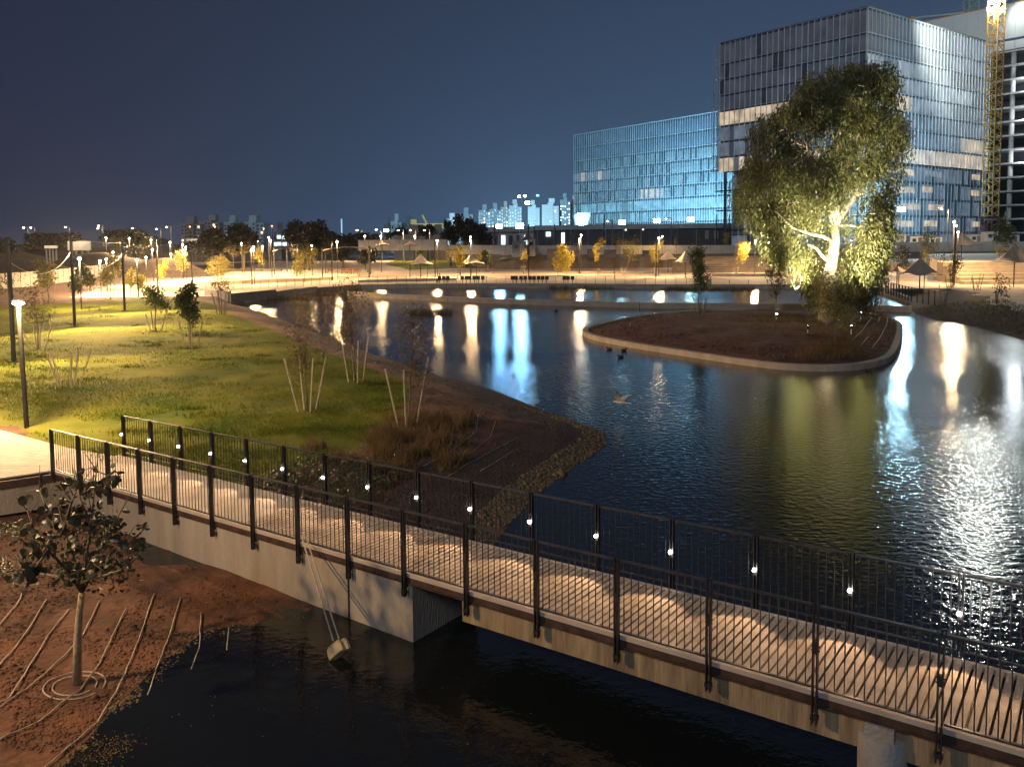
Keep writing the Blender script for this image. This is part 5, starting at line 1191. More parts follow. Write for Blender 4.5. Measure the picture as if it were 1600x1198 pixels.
for a, kw in (((345, 437, (326, 396, 364, 432), 'broad pale yellow tree on the left plaza', m_olive), dict(nleaf=700, lsize=.3)), ((475, 441, (455, 381, 499, 428), 'bushy yellow green tree under the small shade sail', m_olive), dict(nleaf=800, lsize=.3, stakes=2)),
      ((562, 432, (545, 394, 577, 424), 'bare pale tree under the wide shade sail', m_brownl), dict(nleaf=60, bare=True)), ((652, 413, (636, 377, 668, 404), 'bright yellow tree behind the left tent canopy', m_yellow), dict(nleaf=500, lsize=.35)),
      ((714, 436, (699, 379, 731, 418), 'yellow tree beside the second tent canopy', m_yellow), dict(nleaf=560, stakes=3, lsize=.28, group=YT)), ((749, 425, (742, 389, 756, 409), 'small yellow tree between the two tent canopies', m_yellow), dict(nleaf=200)),
      ((770, 428, (758, 392, 780, 418), 'dim grey green sapling before the third tent canopy', m_green), dict(nleaf=160, lsize=.2)), ((818, 428, (811, 388, 826, 408), 'small rounded yellow sapling with three thick stakes', m_yellow), dict(nleaf=220, stakes=3, sh=1.7, spread=.15, group=YT)),
      ((871, 430, (857, 379, 895, 424), 'largest bushy yellow tree on the promenade', m_yellow), dict(nleaf=1100, lsize=.3, stakes=3, group=YT)), ((934, 430, (926, 366, 949, 412), 'leaning yellow tree in a wooden stake frame', m_yellow), dict(nleaf=520, stakes=3, group=YT)),
      ((960, 436, (948, 386, 972, 420), 'thin dark sapling in front of the hoarding', m_brownl), dict(nleaf=260, lsize=.16, bare=True)), ((974, 361 + 69, (984 - 18, 366, 1012, 406), 'olive tree in a stake frame before the dark podium', m_olive), dict(nleaf=520, stakes=4, group=YT)),
      ((1024, 430, (1012, 372, 1036, 412), 'slender yellow tree against the tall pole', m_yellow), dict(nleaf=480, stakes=1, group=YT)), ((1151, 428, (1140, 370, 1173, 412), 'orange yellow tree in a low stake frame before the stepped terrace', m_yellow), dict(nleaf=620, stakes=3, group=YT)),
      ((1367, 430, (1357, 380, 1394, 420), 'yellow green tree right beside the eucalyptus crown', m_yellow), dict(nleaf=500, lsize=.3)), ((1206, 430, (1194, 368, 1222, 412), 'pale tree half hidden at the edge of the eucalyptus crown', m_olive), dict(nleaf=320)),
      ((897, 398, (888, 360, 916, 386), 'faint brown tree above the hoarding left of the leaning tree', m_brownl), dict(Y=171, nleaf=240)), ((963, 398, (955, 361, 970, 384), 'faint thin tree above the hoarding', m_olive), dict(Y=171, nleaf=180)), ((1054, 398, (1048, 358, 1062, 384), 'slim brown tree above the paired canopies', m_brownl), dict(Y=171, nleaf=220)), ((1135, 392, (1129, 361, 1141, 383), 'small round orange yellow tree behind the hoarding', m_yellow), dict(Y=174, nleaf=260, lsize=.3)), ((1094, 396, (1086, 356, 1104, 384), 'dim twiggy tree behind the green sapling', m_brownl), dict(Y=172, nleaf=160, bare=True)),
      # right side
      ((1452, 425, (1430, 352, 1472, 412), 'pale green loose tree behind the taupe canopy', m_olive), dict(nleaf=620, lsize=.3, zg=.6, Y=140)), ((1412, 428, (1398, 384, 1428, 420), 'dark round bush like tree beside the taupe canopy', m_darkl), dict(nleaf=700, lsize=.35, zg=.6, Y=135)),
      ((1484, 452, (1468, 388, 1504, 432), 'dark sapling with stakes in front of the tall pole', m_green), dict(nleaf=380, lsize=.22, stakes=3, mst=m_stakedk)), ((1476, 471, (1470, 452, 1484, 464), 'nearly bare stake frame at the end of the post railing', m_brownl), dict(nleaf=10, stakes=3, mst=m_stakedk, sh=1.6)),
      ((1526, 459, (1518, 432, 1536, 452), 'leafless sapling in four brown stakes on the pale sand', m_brownl), dict(nleaf=12, stakes=4, sh=1.7, spread=.4, mst=m_stakedk)), ((1557, 478, (1546, 422, 1578, 470), 'leafy shrub like sapling on the sand bank at the frame edge', m_brownl), dict(nleaf=330, lsize=.2, stakes=2, mst=m_stakedk)),
      ((1568, 412, (1550, 340, 1594, 386), 'spreading green tree behind the large taupe canopy', m_green), dict(nleaf=700, lsize=.35, zg=2.9, Y=128)), ((1561, 400, (1548, 384, 1576, 402), 'small olive tree at the head of the pale terrace', m_olive), dict(nleaf=200, zg=2.9, Y=126)),
      # island
      ((1094, 492, (1074, 376, 1117, 462), 'tall airy green sapling in a stake ring at the back of the island', m_green), dict(nleaf=1500, lsize=.17, stakes=5, sh=1.7, spread=.35, mst=m_stakedk, zg=.45, nblob=12, droop=.5)), ((1212, 512, (1194, 402, 1232, 474), 'thin brownish sapling on the island left of the eucalyptus', m_brownl), dict(nleaf=800, lsize=.14, zg=.6, nblob=10, bare=True)),
      ((1306, 540, (1262, 418, 1342, 512), 'wide loose shrub growing in front of the eucalyptus trunk', m_olive), dict(nleaf=1500, lsize=.15, zg=.62, nblob=14, bare=True, tr=.03)),
      # lawn
      ((60, 547, (34, 446, 78, 510), 'shadowy sapling behind the glowing post lamp', m_brownl), dict(zg=.8, nleaf=900, lsize=.12, stakes=4, sh=1.6, spread=.5, nblob=9, tie=False)), ((243, 519, (222, 444, 264, 486), 'leafy sapling on the lawn left of the other leafy sapling', m_green), dict(zg=.8, nleaf=520, lsize=.2, stakes=3, sh=1.4, spread=.5, tie=False)),
      ((299, 545, (273, 441, 313, 506), 'dense dark green sapling with four pale stakes on the lawn', m_green), dict(zg=.8, nleaf=950, lsize=.2, stakes=4, sh=1.5, spread=.35, nblob=9, tie=False)), ((252, 492, (240, 455, 270, 480), 'thin sapling behind the left leafy sapling', m_brownl), dict(zg=.8, nleaf=120, stakes=4, sh=1.6, spread=.3, tie=False)),
      ((346, 492, (326, 432, 362, 462), 'sparse yellowish sapling in a tall ring of stakes at the lake wall', m_brownl), dict(zg=.8, nleaf=260, lsize=.17, stakes=7, sh=2.1, spread=.45, tie=False, bare=True)),
      ((480, 642, (440, 470, 512, 600), 'see-through brown sapling with four pale stakes on the lawn', m_brownl), dict(zg=.8, nleaf=1300, lsize=.085, stakes=4, sh=1.75, spread=.45, nblob=14, bare=True, tie=False, tr=.03)), ((556, 599, (508, 430, 588, 560), 'wide see-through brown tree at the lawn edge above the lake', m_brownl), dict(zg=.75, nleaf=2200, lsize=.1, stakes=4, sh=1.9, spread=.3, nblob=16, bare=True, tie=False)),
      ((636, 670, (604, 470, 682, 612), 'brown see-through sapling with three long stakes at the planting bed', m_brownl), dict(zg=.75, nleaf=1500, lsize=.09, stakes=3, sh=2.1, spread=.5, nblob=14, bare=True, tie=False, tr=.03)), ((108, 610, (96, 560, 118, 596), 'leafless stake ring on the lawn beside the post lamp', m_brownl), dict(zg=.85, nleaf=14, stakes=5, sh=1.6, spread=.55, tie=False, tr=.015)),
      # left path
      ((78, 475, (50, 402, 92, 452), 'pale green tree in tall stakes before the grey hoarding', m_olive), dict(zg=.6, nleaf=700, lsize=.26, stakes=4, sh=2.4, spread=.3, droop=.5)), ((125, 474, (111, 411, 147, 458), 'dark green dense tree beside the lawn pole', m_green), dict(zg=.6, nleaf=850, lsize=.26)), ((172, 469, (156, 397, 190, 446), 'dull green staked tree behind the bike hoops', m_olive), dict(zg=.6, nleaf=520, lsize=.26, stakes=3, sh=2.0, tie=False)),
      ((204, 463, (194, 419, 212, 450), 'bright lime tree left of the path lamp post', m_olive), dict(zg=.6, nleaf=420, lsize=.24)), ((216, 463, (208, 428, 229, 452), 'bright lime tree right of the path lamp post', m_olive), dict(zg=.6, nleaf=380, lsize=.24)), ((258, 444, (246, 402, 268, 438), 'pale yellow tree behind the leafy sapling', m_yellow), dict(nleaf=420, lsize=.26)), ((282, 438, (270, 390, 302, 424), 'yellow green tree under the lamp cluster', m_olive), dict(nleaf=480, lsize=.28)), ((25, 470, (-10, 425, 40, 462), 'dim olive tree at the frame edge behind the tall pole', m_brownl), dict(zg=.6, nleaf=420, lsize=.22)), ((234, 405, (222, 372, 250, 392), 'lit tree beyond the mound', m_olive), dict(Y=175, nleaf=300, lsize=.4)), ((182, 406, (170, 370, 196, 394), 'pale tree behind the far mound lamps', m_olive), dict(Y=185, nleaf=320, lsize=.4)), ((405, 428, (396, 386, 414, 414), 'yellow tree behind the left plaza pole', m_yellow), dict(nleaf=260, lsize=.28)), ((365, 415, (352, 380, 376, 402), 'pale twiggy tree below the dark clump', m_olive), dict(Y=140, nleaf=140, bare=True)), ((382, 416, (374, 378, 392, 402), 'second pale twiggy tree below the dark clump', m_olive), dict(Y=142, nleaf=120, bare=True))):
    tree(*a, **kw)
def mass_tree(px, py0, w, h, Y, label, n, ls=.7, nb=16, m=m_darkl, name='broad_tree'):
    b = D(px, py0 + h, Y); c = D(px, py0 + h / 2, Y); g = ground_at(b)
    root = thing(name, (c.x, Y, g), label, 'tree', 'dark trees beyond the plaza')
    rx, rz = SZ(w / 2, Y), SZ(h / 2, Y); rl = random.Random(abs(int(px))); bl, br = [], []
    for k in range(nb):
        a = rl.uniform(0, 6.28); q = rl.random() ** .5; zz = rl.uniform(-.6, .7); s = math.sqrt(1 - zz * zz * .9)
        bl.append((c.x + math.cos(a) * rx * .72 * q * s, Y + math.sin(a) * rx * .6 * q, c.z + rz * zz)); f = rl.uniform(.22, .42); br.append((rx * f, rx * f, rz * f * 1.1))
    v, f = leaf_arrays(bl, br, n, ls, .1, np.random.default_rng(abs(int(px))), .75); quick_mesh('crown', v, f, m, root)
    mb = MB(); top = V((c.x, Y, c.z)); branch(mb, V((c.x, Y, g - .2)), top, .3, .15, 7, .03)
    for q in bl[:7]: branch(mb, V((c.x, Y, g)).lerp(top, rl.uniform(.4, .9)), V(q), .12, .04, 5)
    mb.build('trunk', m_bark, root, True)
for a in ((482, 341, 78, 62, 172, 'round dark tree with a broad crown beside the shade sail', 5200, .7, 22), (535, 358, 62, 50, 185, 'lower dark tree merging into the round dark tree', 3200, .7, 16), (330, 357, 56, 46, 160, 'dark spreading tree in the clump behind the left plaza', 3000, .6, 18), (378, 350, 60, 48, 168, 'taller dark tree in the clump behind the left plaza', 3400, .6, 18), (728, 333, 46, 52, 185, 'peaked dark tree before the town skyline', 3000, .6, 18), (752, 348, 44, 38, 190, 'low dark tree under the left blue floodlight', 2200, .6, 14), (704, 345, 30, 38, 190, 'small dark tree left of the peaked one', 1600, .6, 12), (620, 355, 44, 20, 320, 'far dark tree below the white building', 1400, .9, 12), (667, 352, 34, 22, 300, 'far dark tree under the yellow boom', 1200, .9, 12), (585, 364, 70, 30, 230, 'low dark thicket behind the cobra road lamps', 2600, .8, 18), (70, 364, 120, 34, 250, 'long dark tree belt beyond the far mound', 3600, 1.0, 24), (205, 361, 110, 26, 260, 'dark tree belt left of the apartment blocks', 3000, 1.0, 20), (0, 372, 60, 40, 190, 'dark trees at the frame edge behind the tall pole', 2200, .8, 14), (-60, 368, 90, 40, 230, 'dark trees outside the frame beyond the hoarding', 1500, .9, 14), (220, 378, 50, 34, 165, 'dark bushy tree on the far mound', 1800, .6, 12), (290, 372, 46, 34, 190, 'dark tree under the lamp cluster', 1600, .7, 12), (575, 388, 40, 24, 160, 'dark shrub mass beside the far lawn', 1400, .5, 12), (762, 392, 30, 26, 158, 'dark shrub mass behind the third tent canopy', 1000, .5, 10)): mass_tree(*a)
for px in (-90, 450, 640, 900, 1180): pass

# the big eucalyptus on the island
eb = U(1291, 503, .62); EY = eb.y
euc = thing('eucalyptus_tree', eb, 'tall floodlit eucalyptus with a pale forked trunk on the island', 'tree')
E3 = lambda px, py, dy=0.0: D(px, py, EY + dy)
mb = MB()
trunk = [eb - V((0, 0, .3)), E3(1293, 470), E3(1295, 440), E3(1299, 410, .1), E3(1304, 380, .2), E3(1306, 352, .2)]
mb.tube(trunk, [.62, .55, .47, .42, .36, .33], 14)
fork = trunk[-1]
limbs = [([fork, E3(1299, 333), E3(1291, 318, -.3), E3(1287, 300, -.4), E3(1272, 272, -.6), E3(1262, 230, -.5), E3(1250, 190, -.4)], .27), ([fork, E3(1314, 335, .2), E3(1324, 322, .4), E3(1336, 306, .6), E3(1344, 285, .8), E3(1356, 240, 1.0), E3(1362, 180, 1.0), E3(1366, 130, .8)], .30),
         ([E3(1306, 352), E3(1309, 310, .6), E3(1312, 270, .9), E3(1308, 225, .9), E3(1302, 180, .8), E3(1296, 140, .6)], .2), ([E3(1299, 412, .1), E3(1285, 400, -.6), E3(1276, 388, -1.0), E3(1262, 382, -1.6)], .15), ([E3(1303, 378, .2), E3(1283, 368, -.5), E3(1268, 366, -1.0), E3(1238, 356, -1.5), E3(1212, 330, -1.8)], .16),
         ([E3(1336, 306, .6), E3(1350, 302, .2), E3(1372, 292, 0)], .12), ([E3(1344, 285, .8), E3(1368, 268, 1.4), E3(1386, 240, 1.6)], .12), ([E3(1287, 300, -.4), E3(1262, 312, -1), E3(1230, 318, -1.4)], .1), ([E3(1272, 272, -.6), E3(1230, 268, -.6), E3(1195, 280, -.5)], .12), ([E3(1262, 230, -.5), E3(1230, 215, .3), E3(1205, 222, .6)], .1), ([E3(1356, 240, 1.0), E3(1385, 205, .8), E3(1402, 180, .6)], .11), ([E3(1302, 180, .8), E3(1325, 150, .5), E3(1335, 120, .3)], .08), ([E3(1306, 352, .2), E3(1330, 352, -.8), E3(1352, 360, -1.2)], .12), ([E3(1308, 225, .9), E3(1316, 195, -.8), E3(1322, 170, -1.2)], .08), ([E3(1308, 225, .9), E3(1294, 200, -1.0), E3(1288, 182, -1.6)], .08)]
for pts, r in limbs:
    k = len(pts); mb.tube(pts, [r * (1 - .72 * i / (k - 1)) for i in range(k)], 8)
mb.build('trunk', m_eucbark, euc, True)
# peeled bark patches are in the bark material; side twigs
blobs = [(1346, 122, 42, 32), (1285, 138, 42, 36), (1385, 160, 30, 42), (1330, 185, 52, 42), (1247, 180, 40, 40), (1215, 222, 36, 38), (1397, 212, 22, 40), (1290, 235, 55, 40), (1362, 262, 38, 38), (1200, 275, 40, 30), (1163, 296, 24, 20), (1237, 300, 42, 38), (1302, 300, 40, 30), (1374, 318, 24, 36), (1198, 336, 26, 36), (1237, 365, 40, 40), (1352, 368, 38, 44), (1252, 405, 26, 30), (1335, 418, 40, 36), (1214, 392, 16, 30), (1278, 445, 20, 40), (1372, 385, 18, 40), (1300, 255, 60, 30), (1330, 110, 30, 16), (1182, 322, 26, 22), (1226, 250, 30, 30), (1340, 330, 30, 26), (1320, 455, 30, 26), (1205, 190, 34, 32), (1184, 250, 30, 32), (1406, 180, 16, 36), (1158, 322, 18, 22), (1386, 350, 14, 34), (1300, 160, 40, 30), (1265, 270, 36, 34), (1362, 400, 26, 44), (1345, 440, 28, 40), (1376, 350, 16, 40), (1255, 385, 36, 34), (1228, 350, 30, 34), (1380, 300, 20, 34), (1262, 345, 26, 30)]
rng = np.random.default_rng(11)
cent, rad = [], []
for px, py, rx, rz in blobs:
    k = SZ(1, EY); off = rng.uniform(-1, 1) * (4.6 - abs(px - 1290) * .02)
    if py > 395: off = rng.uniform(-.5, 2.2)
    for _ in range(5):                                   # each blob breaks into several clumps
        d = rng.normal(size=3); d /= np.linalg.norm(d); q = rng.uniform(.35, .75)
        c = D(px, py, EY + off)
        cent.append((c.x + d[0] * rx * k * q * 1.15, c.y + d[1] * rx * k * q * 1.2, c.z + d[2] * rz * k * q)); f = rng.uniform(.42, .68); rad.append((rx * k * f, rx * k * f * 1.1, rz * k * f))
cent, rad = np.array(cent), np.array(rad)
NT_ = 5200
vol = np.prod(rad, 1) ** .75; pk = rng.choice(len(cent), NT_, p=vol / vol.sum())
d = rng.normal(size=(NT_, 3)); d /= np.linalg.norm(d, axis=1)[:, None]
tw = cent[pk] + d * rad[pk] * (rng.random(NT_) ** .4)[:, None]
OUT = ((95, 1300, 1395), (130, 1240, 1405), (170, 1205, 1418), (220, 1175, 1420), (260, 1165, 1408), (300, 1142, 1392), (340, 1152, 1390), (380, 1190, 1390), (420, 1200, 1386), (455, 1250, 1368), (485, 1268, 1340))
fy = rng.uniform(97, 470, 3400); oy = [o[0] for o in OUT]; xl_ = np.interp(fy, oy, [o[1] for o in OUT]); xr_ = np.interp(fy, oy, [o[2] for o in OUT])
fx = rng.uniform(.04, .96, 3400); dep = np.sqrt(np.clip(1 - (fx * 2 - 1) ** 2, 0, 1)) * (xr_ - xl_) / 2 * SZ(1, EY) * .85 * rng.uniform(-1, 1, 3400)
ex = np.array([list(D(xl_[i] + (xr_[i] - xl_[i]) * fx[i], fy[i], EY)) for i in range(3400)]); ex[:, 1] += dep
ex = ex[vnoise(ex[:, 0] + ex[:, 1] * .4, ex[:, 2], 1.7, 4) > .40]
tw = np.concatenate([tw, ex]); NT_ = len(tw)
cl_ = [trunk] + [limbs[0][0][:4], limbs[1][0][:5], limbs[3][0], limbs[4][0][:4]]
dm = np.full(NT_, 9.0)
for pl in cl_:
    for a_, b_ in zip(pl[:-1], pl[1:]):
        e0 = np.array([a_.x, a_.z]); e1 = np.array([b_.x, b_.z]) - e0; t_ = np.clip(((tw[:, 0] - e0[0]) * e1[0] + (tw[:, 2] - .4 - e0[1]) * e1[1]) / (e1 @ e1), 0, 1)
        dm = np.minimum(dm, np.hypot(tw[:, 0] - e0[0] - t_ * e1[0], tw[:, 2] - .4 - e0[1] - t_ * e1[1]))
tw = tw[~((dm < .55) & (tw[:, 1] < EY + .5))]; NT_ = len(tw)
NL = 15
base = np.repeat(tw, NL, 0); m_ = len(base)
hang = rng.random(m_)
p = base + rng.normal(size=(m_, 3)) * np.array([.16, .16, .05]) + np.stack([np.zeros(m_), np.zeros(m_), -hang * .95], 1) + np.repeat(rng.normal(size=(NT_, 3)) * [.25, .25, 0], NL, 0) * hang[:, None]
a = rng.normal(size=(m_, 3)) * .42; a[:, 2] -= 1.0; a /= np.linalg.norm(a, axis=1)[:, None]
b = np.cross(a, rng.normal(size=(m_, 3))); b /= np.linalg.norm(b, axis=1)[:, None]
s = rng.uniform(.2, .40, m_)[:, None]
vv = np.stack([p, p + a * s * .4 + b * s * .13, p + a * s, p + a * s * .4 - b * s * .13], 1).reshape(-1, 3)
quick_mesh('crown', vv, np.arange(4 * m_).reshape(m_, 4), m_euc, euc)
mb = MB()
for i in range(0, NT_, 8):
    t = V(tw[i]); mb.tube([t + V((R.uniform(-.5, .5), R.uniform(-.5, .5), R.uniform(-.3, .5))), t], [.015, .006], 3, False)
tag(mb.build('twigs', m_eucbark, euc), kind='stuff')
for px, py, lb, aim, pw, an in ((1213, 500, 'small ground spotlight glowing on the island beside the eucalyptus', E3(1270, 240), 15000, 80), (1330, 520, 'white ground spotlight post on the island soil', E3(1325, 230), 11000, 80), (1262, 520, 'ground spotlight hidden in the grass before the trunk', E3(1300, 330), 5000, 60), (1285, 493, 'ground spotlight behind the eucalyptus trunk', E3(1260, 300, 2), 5000, 80), (1345, 497, 'ground spotlight behind the shrub on the island', E3(1350, 300, 1.5), 2200, 80)):
    c = U(px, py, .66); root = thing('ground_spotlight', c, lb, 'spotlight', 'spotlights at the foot of the eucalyptus')
    mb = MB(); mb.tube([c - V((0, 0, .1)), c + V((0, 0, .28))], .035, 8); mb.build('spike', m_white, root)
    ad = (aim - c).normalized(); h0 = c + V((0, 0, .34)); mb = MB(); mb.tube([h0 - ad * .1, h0 + ad * .1], [.06, .09], 10); mb.build('housing', m_steel, root)
    mb = MB(); mb.tube([h0 + ad * .102, h0 + ad * .115], .075, 10); mb.build('lens', e_neut, root)
    spot(root, h0 + ad * .18, aim, pw, (1, .88, .62), an, .7, .08)

# the dark sapling in the near corner: every leaf its own object
sb0 = U(119, 1046, .30); sb0.z = gz(sb0); SY = sb0.y
sap = thing('sapling', sb0, 'dark round leaved sapling with a pale trunk on the red soil before the footbridge', 'tree')
S3 = lambda px, py, dy=0.0: D(px, py, SY + dy)
mb = MB(); mb.tube([sb0 - V((0, 0, .1)), S3(121, 1000), S3(124, 960), S3(128, 925)], [.075, .06, .052, .045], 10); mb.build('trunk', m_palebark, sap, True); mb = MB()
fk = S3(128, 925); ends = []
for pts in ([(128, 925, 0), (118, 880, .1), (100, 830, .2), (92, 790, .3), (96, 750, .2)], [(128, 925, 0), (135, 870, -.1), (142, 820, -.2), (148, 760, -.1), (155, 695, 0)], [(128, 925, 0), (105, 890, -.3), (75, 860, -.5), (52, 825, -.5), (40, 790, -.4)], [(128, 925, 0), (150, 885, .2), (170, 840, .4), (188, 800, .5), (205, 770, .5)], [(118, 900, 0), (90, 900, .4), (55, 895, .6), (25, 880, .8)], [(132, 900, 0), (160, 900, -.4), (190, 890, -.6), (222, 862, -.6)],
            [(142, 820, -.2), (125, 780, 0), (118, 735, .2)], [(170, 840, .4), (200, 850, .3), (232, 820, .2)], [(100, 830, .2), (75, 800, .4), (60, 760, .5)], [(128, 910, 0), (140, 905, -.8), (150, 895, -1.1)], [(100, 830, .2), (110, 790, -.6), (120, 765, -.9)], [(75, 860, -.5), (60, 880, -.8), (40, 905, -.9)], [(148, 760, -.1), (180, 735, .1), (188, 745, .2)]):
    P = [S3(*q) for q in pts]; mb.tube(P, [.028 * (1 - .8 * i / (len(P) - 1)) for i in range(len(P))], 6); ends.append(P)
    for k in range(5):
        j = R.randrange(1, len(P)); q = P[j - 1].lerp(P[j], R.random()); e = q + V((R.uniform(-.35, .35), R.uniform(-.35, .35), R.uniform(-.1, .4))); mb.tube([q, e], [.009, .004], 4); ends.append([q, e])
mb.build('branches', m_bark, sap, True)
def leaf_mesh(seed):
    rl = random.Random(seed); mb = MB(); vs = []; n = 8
    for i in range(n):
        a = 2 * math.pi * i / n; w = 1.0 + rl.uniform(-.1, .1)
        x, y = (math.cos(a) * .5 + .5) * 1.0 * w, math.sin(a) * .42 * w * (1.15 - .3 * math.cos(a))
        vs.append((x, y, -.25 * y * y * 2 + .12 * abs(y) - .18 * x * x))
    return MB().add([(0.45, 0, .04)] + vs, [(0, 1 + i, 1 + (i + 1) % n) for i in range(n)]).mesh('leaf', m_leafdk)
lms = [leaf_mesh(k) for k in range(4)]
for k in range(285):
    P = R.choice(ends); j = R.randrange(1, len(P)); q = P[j - 1].lerp(P[j], R.random() ** .6) + V((R.gauss(0, .06), R.gauss(0, .06), R.gauss(0, .05)))
    if k > 140 and q.z > S3(0, 790).z: q = q - V((0, 0, R.uniform(.5, 1.1)))
    o = link_mesh('leaf', lms[k % 4], sap, q - sap.location); s = R.uniform(.085, .15)
    o.scale = (s, s, s); o.rotation_euler = (R.uniform(-.5, .5), R.uniform(.1, 1.5), R.uniform(0, 6.28))

bl_, br_ = [], []
for px, py, rx, rz in ((60, 850, 40, 40), (100, 830, 40, 40), (150, 850, 40, 45), (195, 860, 36, 40), (45, 890, 35, 30), (110, 890, 45, 35), (180, 905, 40, 25), (220, 840, 20, 25), (90, 790, 28, 30), (140, 780, 25, 40)):
    c = S3(px, py, R.uniform(-.6, .6)); k = SZ(1, SY); bl_.append(tuple(c)); br_.append((rx * k, rx * k, rz * k))
v, f = leaf_arrays(bl_, br_, 750, .075, .3, np.random.default_rng(5), .7); tag(quick_mesh('small_leaves', v, f, m_leafdk, sap), kind='stuff')

# ---------------------------------------------------------------- ground vegetation and gravel
def scatter_blades(name, pts, hgt, wid, m, rng, lean=.5, kind='stuff'):
    n = len(pts); h = hgt * rng.uniform(.5, 1.3, n); a = rng.uniform(0, 6.28, n); w = wid * rng.uniform(.6, 1.3, n)
    lx, ly = rng.normal(size=n) * lean * h, rng.normal(size=n) * lean * h
    z = pts[:, 2]
    v = np.stack([np.stack([pts[:, 0] - np.cos(a) * w, pts[:, 1] - np.sin(a) * w, z - .01], 1), np.stack([pts[:, 0] + np.cos(a) * w, pts[:, 1] + np.sin(a) * w, z - .01], 1), np.stack([pts[:, 0] + lx, pts[:, 1] + ly, z + h], 1)], 1).reshape(-1, 3)
    return tag(quick_mesh(name, v, np.arange(3 * n).reshape(n, 3), m), kind=kind)
rng = np.random.default_rng(21)
def sample_view(n, pxr, pyr, z, poly=None, test=None):
    X = rng.uniform(*pxr, n); Yp = rng.uniform(*pyr, n)
    P = np.array([U(x, y, z)[:2] for x, y in zip(X, Yp)])
    if poly is not None: P = P[inside(P[:, 0], P[:, 1], poly)]
    if test is not None: P = P[test(P[:, 0], P[:, 1])]
    return np.column_stack([P, height(P[:, 0], P[:, 1])])
g = sample_view(70000, (-60, 660), (468, 775), .85, LAWN)
g = g[vnoise(g[:, 0], g[:, 1], 2.5, 12) + vnoise(g[:, 0], g[:, 1], .8, 13) * .5 > .52]
scatter_blades('grass', g, .075, .014, m_blade, rng)
# taller tufts on the lawn
tp_ = []
for k in range(170):
    x, y = R.uniform(-20, 640), 480 + 260 * R.random() ** 1.3
    c = U(x, y, .85)
    if inside(np.array([c.x]), np.array([c.y]), LAWN)[0]:
        r = R.uniform(.25, .8); q = rng.normal(size=(90, 2)) * [r, r * .5] + [c.x, c.y]; tp_.append(q)
tp_ = np.concatenate(tp_); tp_ = tp_[inside(tp_[:, 0], tp_[:, 1], LAWN)]; tp_ = np.column_stack([tp_, height(tp_[:, 0], tp_[:, 1])])
scatter_blades('grass_tufts', tp_, .15, .018, m_blade, rng)
# dry ornamental grass on the bed
dg = []
for k in range(58):
    c = U(R.uniform(575, 735), R.uniform(652, 722), .75)
    if inside(np.array([c.x]), np.array([c.y]), LAWN)[0]: continue
    dg.append(rng.normal(size=(80, 2)) * .13 + [c.x, c.y])
for k in range(14):
    c = U(R.uniform(480, 640), R.uniform(700, 735), .75); dg.append(rng.normal(size=(60, 2)) * .13 + [c.x, c.y])
dg = np.concatenate(dg); dg = np.column_stack([dg, height(dg[:, 0], dg[:, 1])]); scatter_blades('ornamental_grass', dg, .42, .012, m_dry, rng, .35)
# low leafy ground cover behind the lake-side railing
def leaves_on(name, P, size, m, lift=.18):
    n = len(P); a = rng.normal(size=(n, 3)); a[:, 2] *= .4; a /= np.linalg.norm(a, axis=1)[:, None]; b = np.cross(a, rng.normal(size=(n, 3)) * [.4, .4, 1] + [0, 0, .8]); b /= np.linalg.norm(b, axis=1)[:, None]
    p = P + np.stack([np.zeros(n), np.zeros(n), rng.random(n) * lift], 1); s = size * rng.uniform(.6, 1.3, n)[:, None]
    v = np.stack([p, p + a * s * .5 + b * s * .35, p + a * s, p + a * s * .5 - b * s * .35], 1).reshape(-1, 3)
    return tag(quick_mesh(name, v, np.arange(4 * n).reshape(n, 4), m), kind='stuff')
def nbf(x, y): return (x - P0.x) * BN.x + (y - P0.y) * BN.y
gc = sample_view(9000, (330, 760), (720, 830), .8, None, lambda x, y: (nbf(x, y) > 2.15) & ~inside(x, y, LAWN) & (sd_lake(x, y) > 3.0))
leaves_on('ground_cover', gc, .11, m_gcover, .25)
wd = sample_view(7000, (-60, 60), (775, 900), .35, None, lambda x, y: vnoise(x, y, .9, 3) > .5)
leaves_on('weed_cover', wd, .05, m_gcover, .3)
ib = []
for k in range(90):
    x, y = R.uniform(960, 1400), R.uniform(494, 565)
    if y > 500 + (x - 960) * .16 or x > 1400: continue
    c = U(x, y, .5); ib.append(rng.normal(size=(50, 2)) * [.5, .3] + [c.x, c.y])
for k in range(50):
    c = U(R.uniform(1160, 1290), R.uniform(492, 506), .6); ib.append(rng.normal(size=(60, 2)) * [.5, .3] + [c.x, c.y])
for k in range(26):
    c = U(R.uniform(1255, 1335), R.uniform(535, 560), .6); ib.append(rng.normal(size=(60, 2)) * [.3, .2] + [c.x, c.y])
ib = np.concatenate(ib); ib = ib[inside(ib[:, 0], ib[:, 1], inn)]; ib = np.column_stack([ib, np.full(len(ib), .52)]); scatter_blades('island_grass', ib, .34, .02, m_dry, rng)
rd = []
for px0, px1, py, sp in ((860, 960, 450.5, .5), (1040, 1110, 451.5, .5), (1110, 1180, 452, .4), (640, 706, 489, .7), (405, 500, 466, .5), (500, 600, 460, .5)):
    for k in range(40):
        c = U(R.uniform(px0, px1), py + R.uniform(-1, 2), 0); rd.append(rng.normal(size=(14, 2)) * sp * .5 + [c.x, c.y])
rd = np.concatenate(rd); rd = np.column_stack([rd, np.full(len(rd), .0)]); scatter_blades('water_plants', rd, .45, .03, m_brownl, rng, .6)
rb_ = sample_view(3800, (1425, 1640), (476, 530), .4, None, lambda x, y: (sd_lake(x, y) > .5) & (sd_lake(x, y) < 8))
scatter_blades('bank_grass', rb_, .28, .03, m_green, rng, .7)
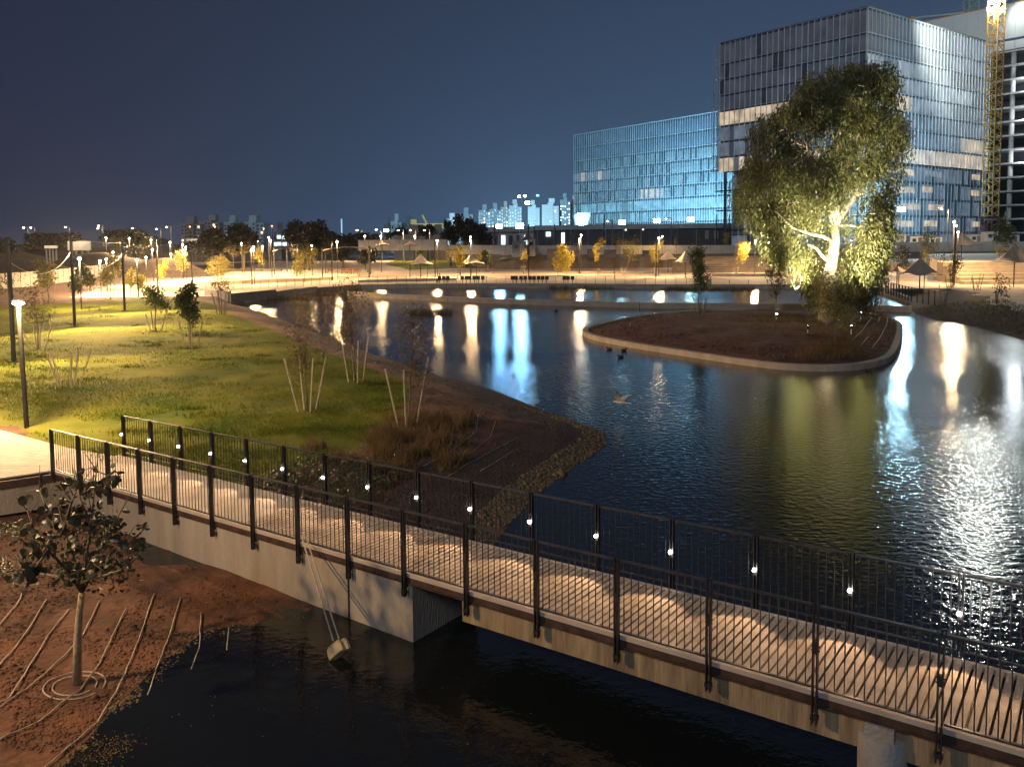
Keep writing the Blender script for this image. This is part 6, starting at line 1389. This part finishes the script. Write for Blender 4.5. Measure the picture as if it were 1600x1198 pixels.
# stones
def stones(name, P, size, m, flat=.7):
    n = len(P); oc = np.array([(1, 0, 0), (-1, 0, 0), (0, 1, 0), (0, -1, 0), (0, 0, 1), (0, 0, -1)], float); of = np.array([(0, 2, 4), (2, 1, 4), (1, 3, 4), (3, 0, 4), (2, 0, 5), (1, 2, 5), (3, 1, 5), (0, 3, 5)])
    s = size * rng.lognormal(0, .4, n); v = P[:, None, :] + oc[None] * (s[:, None] * rng.uniform(.6, 1.3, (n, 6)))[:, :, None] * [1, 1, flat]
    f = (of[None] + 6 * np.arange(n)[:, None, None]).reshape(-1, 3)
    return tag(quick_mesh(name, v.reshape(-1, 3), f, m), kind='stuff')
gv = sample_view(26000, (560, 960), (560, 850), .3, None, lambda x, y: (nbf(x, y) > 2.0) & (sd_lake(x, y) > -.05) & (sd_lake(x, y) < 2.7 + (vnoise(x, y, 1.2, 4) - .5) * 1.6))
stones('gravel_stones', gv, .028, m_gravelg)
tn = sample_view(22000, (740, 960), (640, 850), .05, None, lambda x, y: (nbf(x, y) > 1.6) & (sd_lake(x, y) > -.08) & (sd_lake(x, y) < .75))
stones('edging_stones', tn, .035, m_tan)
cl = sample_view(14000, (-40, 480), (830, 1198), .3, None, lambda x, y: (nbf(x, y) < -.2) & (sd_lake(x, y) > .1) & (vnoise(x, y, .7, 5) > .42))
stones('soil_clods', cl, .022, m_soil, .6)
c2 = sample_view(7000, (560, 850), (600, 760), .7, None, lambda x, y: (nbf(x, y) > 2.2) & (sd_lake(x, y) > 3.2) & ~inside(x, y, LAWN) & (vnoise(x, y, .7, 5) > .4))
stones('bed_clods', c2, .03, m_soil, .6)
ic_ = sample_view(6000, (915, 1405), (492, 572), .5, inn); ic_[:, 2] = .5; stones('island_clods', ic_, .05, m_soil, .6)

es = sample_view(9000, (-40, 480), (900, 1198), .1, None, lambda x, y: (nbf(x, y) < -.2) & (np.abs(sd_lake(x, y) - .05) < .30 * vnoise(x, y, .5, 3)))
es[:, 2] = np.maximum(es[:, 2], .0); stones('shore_pebbles', es, .02, m_tan, .6)
fd = []
for px, py, n_, s_ in ((175, 1165, 260, .22), (150, 1185, 160, .18), (232, 1058, 60, .12), (440, 1025, 26, .3), (330, 1120, 14, .5), (700, 1100, 16, 1.0), (560, 1090, 14, .8), (900, 1120, 10, .9)):
    c = U(px, py, 0); fd.append(rng.normal(size=(n_, 2)) * [s_, s_ * .6] + [c.x, c.y])
fd = np.concatenate(fd); fd = np.column_stack([fd, np.full(len(fd), .012)]); leaves_on('floating_debris', fd, .028, m_dry, .006)
lt = sample_view(2600, (0, 640), (480, 770), .85, LAWN); lt[:, 2] += .03; leaves_on('leaf_litter', lt, .05, m_dry, .04)

# ---------------------------------------------------------------- night haze round the whole place
mh_ = bpy.data.materials.new('thin night haze'); mh_.use_nodes = True
nt = mh_.node_tree; nt.nodes.clear()
ov = nt.nodes.new('ShaderNodeOutputMaterial'); pv = nt.nodes.new('ShaderNodeVolumePrincipled')
pv.inputs['Color'].default_value = (0.85, 0.9, 1, 1); pv.inputs['Density'].default_value = 0.0001; pv.inputs['Anisotropy'].default_value = 0.5
nt.links.new(pv.outputs[0], ov.inputs['Volume'])
mb = MB(); mb.box((0, 770, 59), 3000, 1780, 122); tag(mb.build('haze', mh_), kind='stuff')
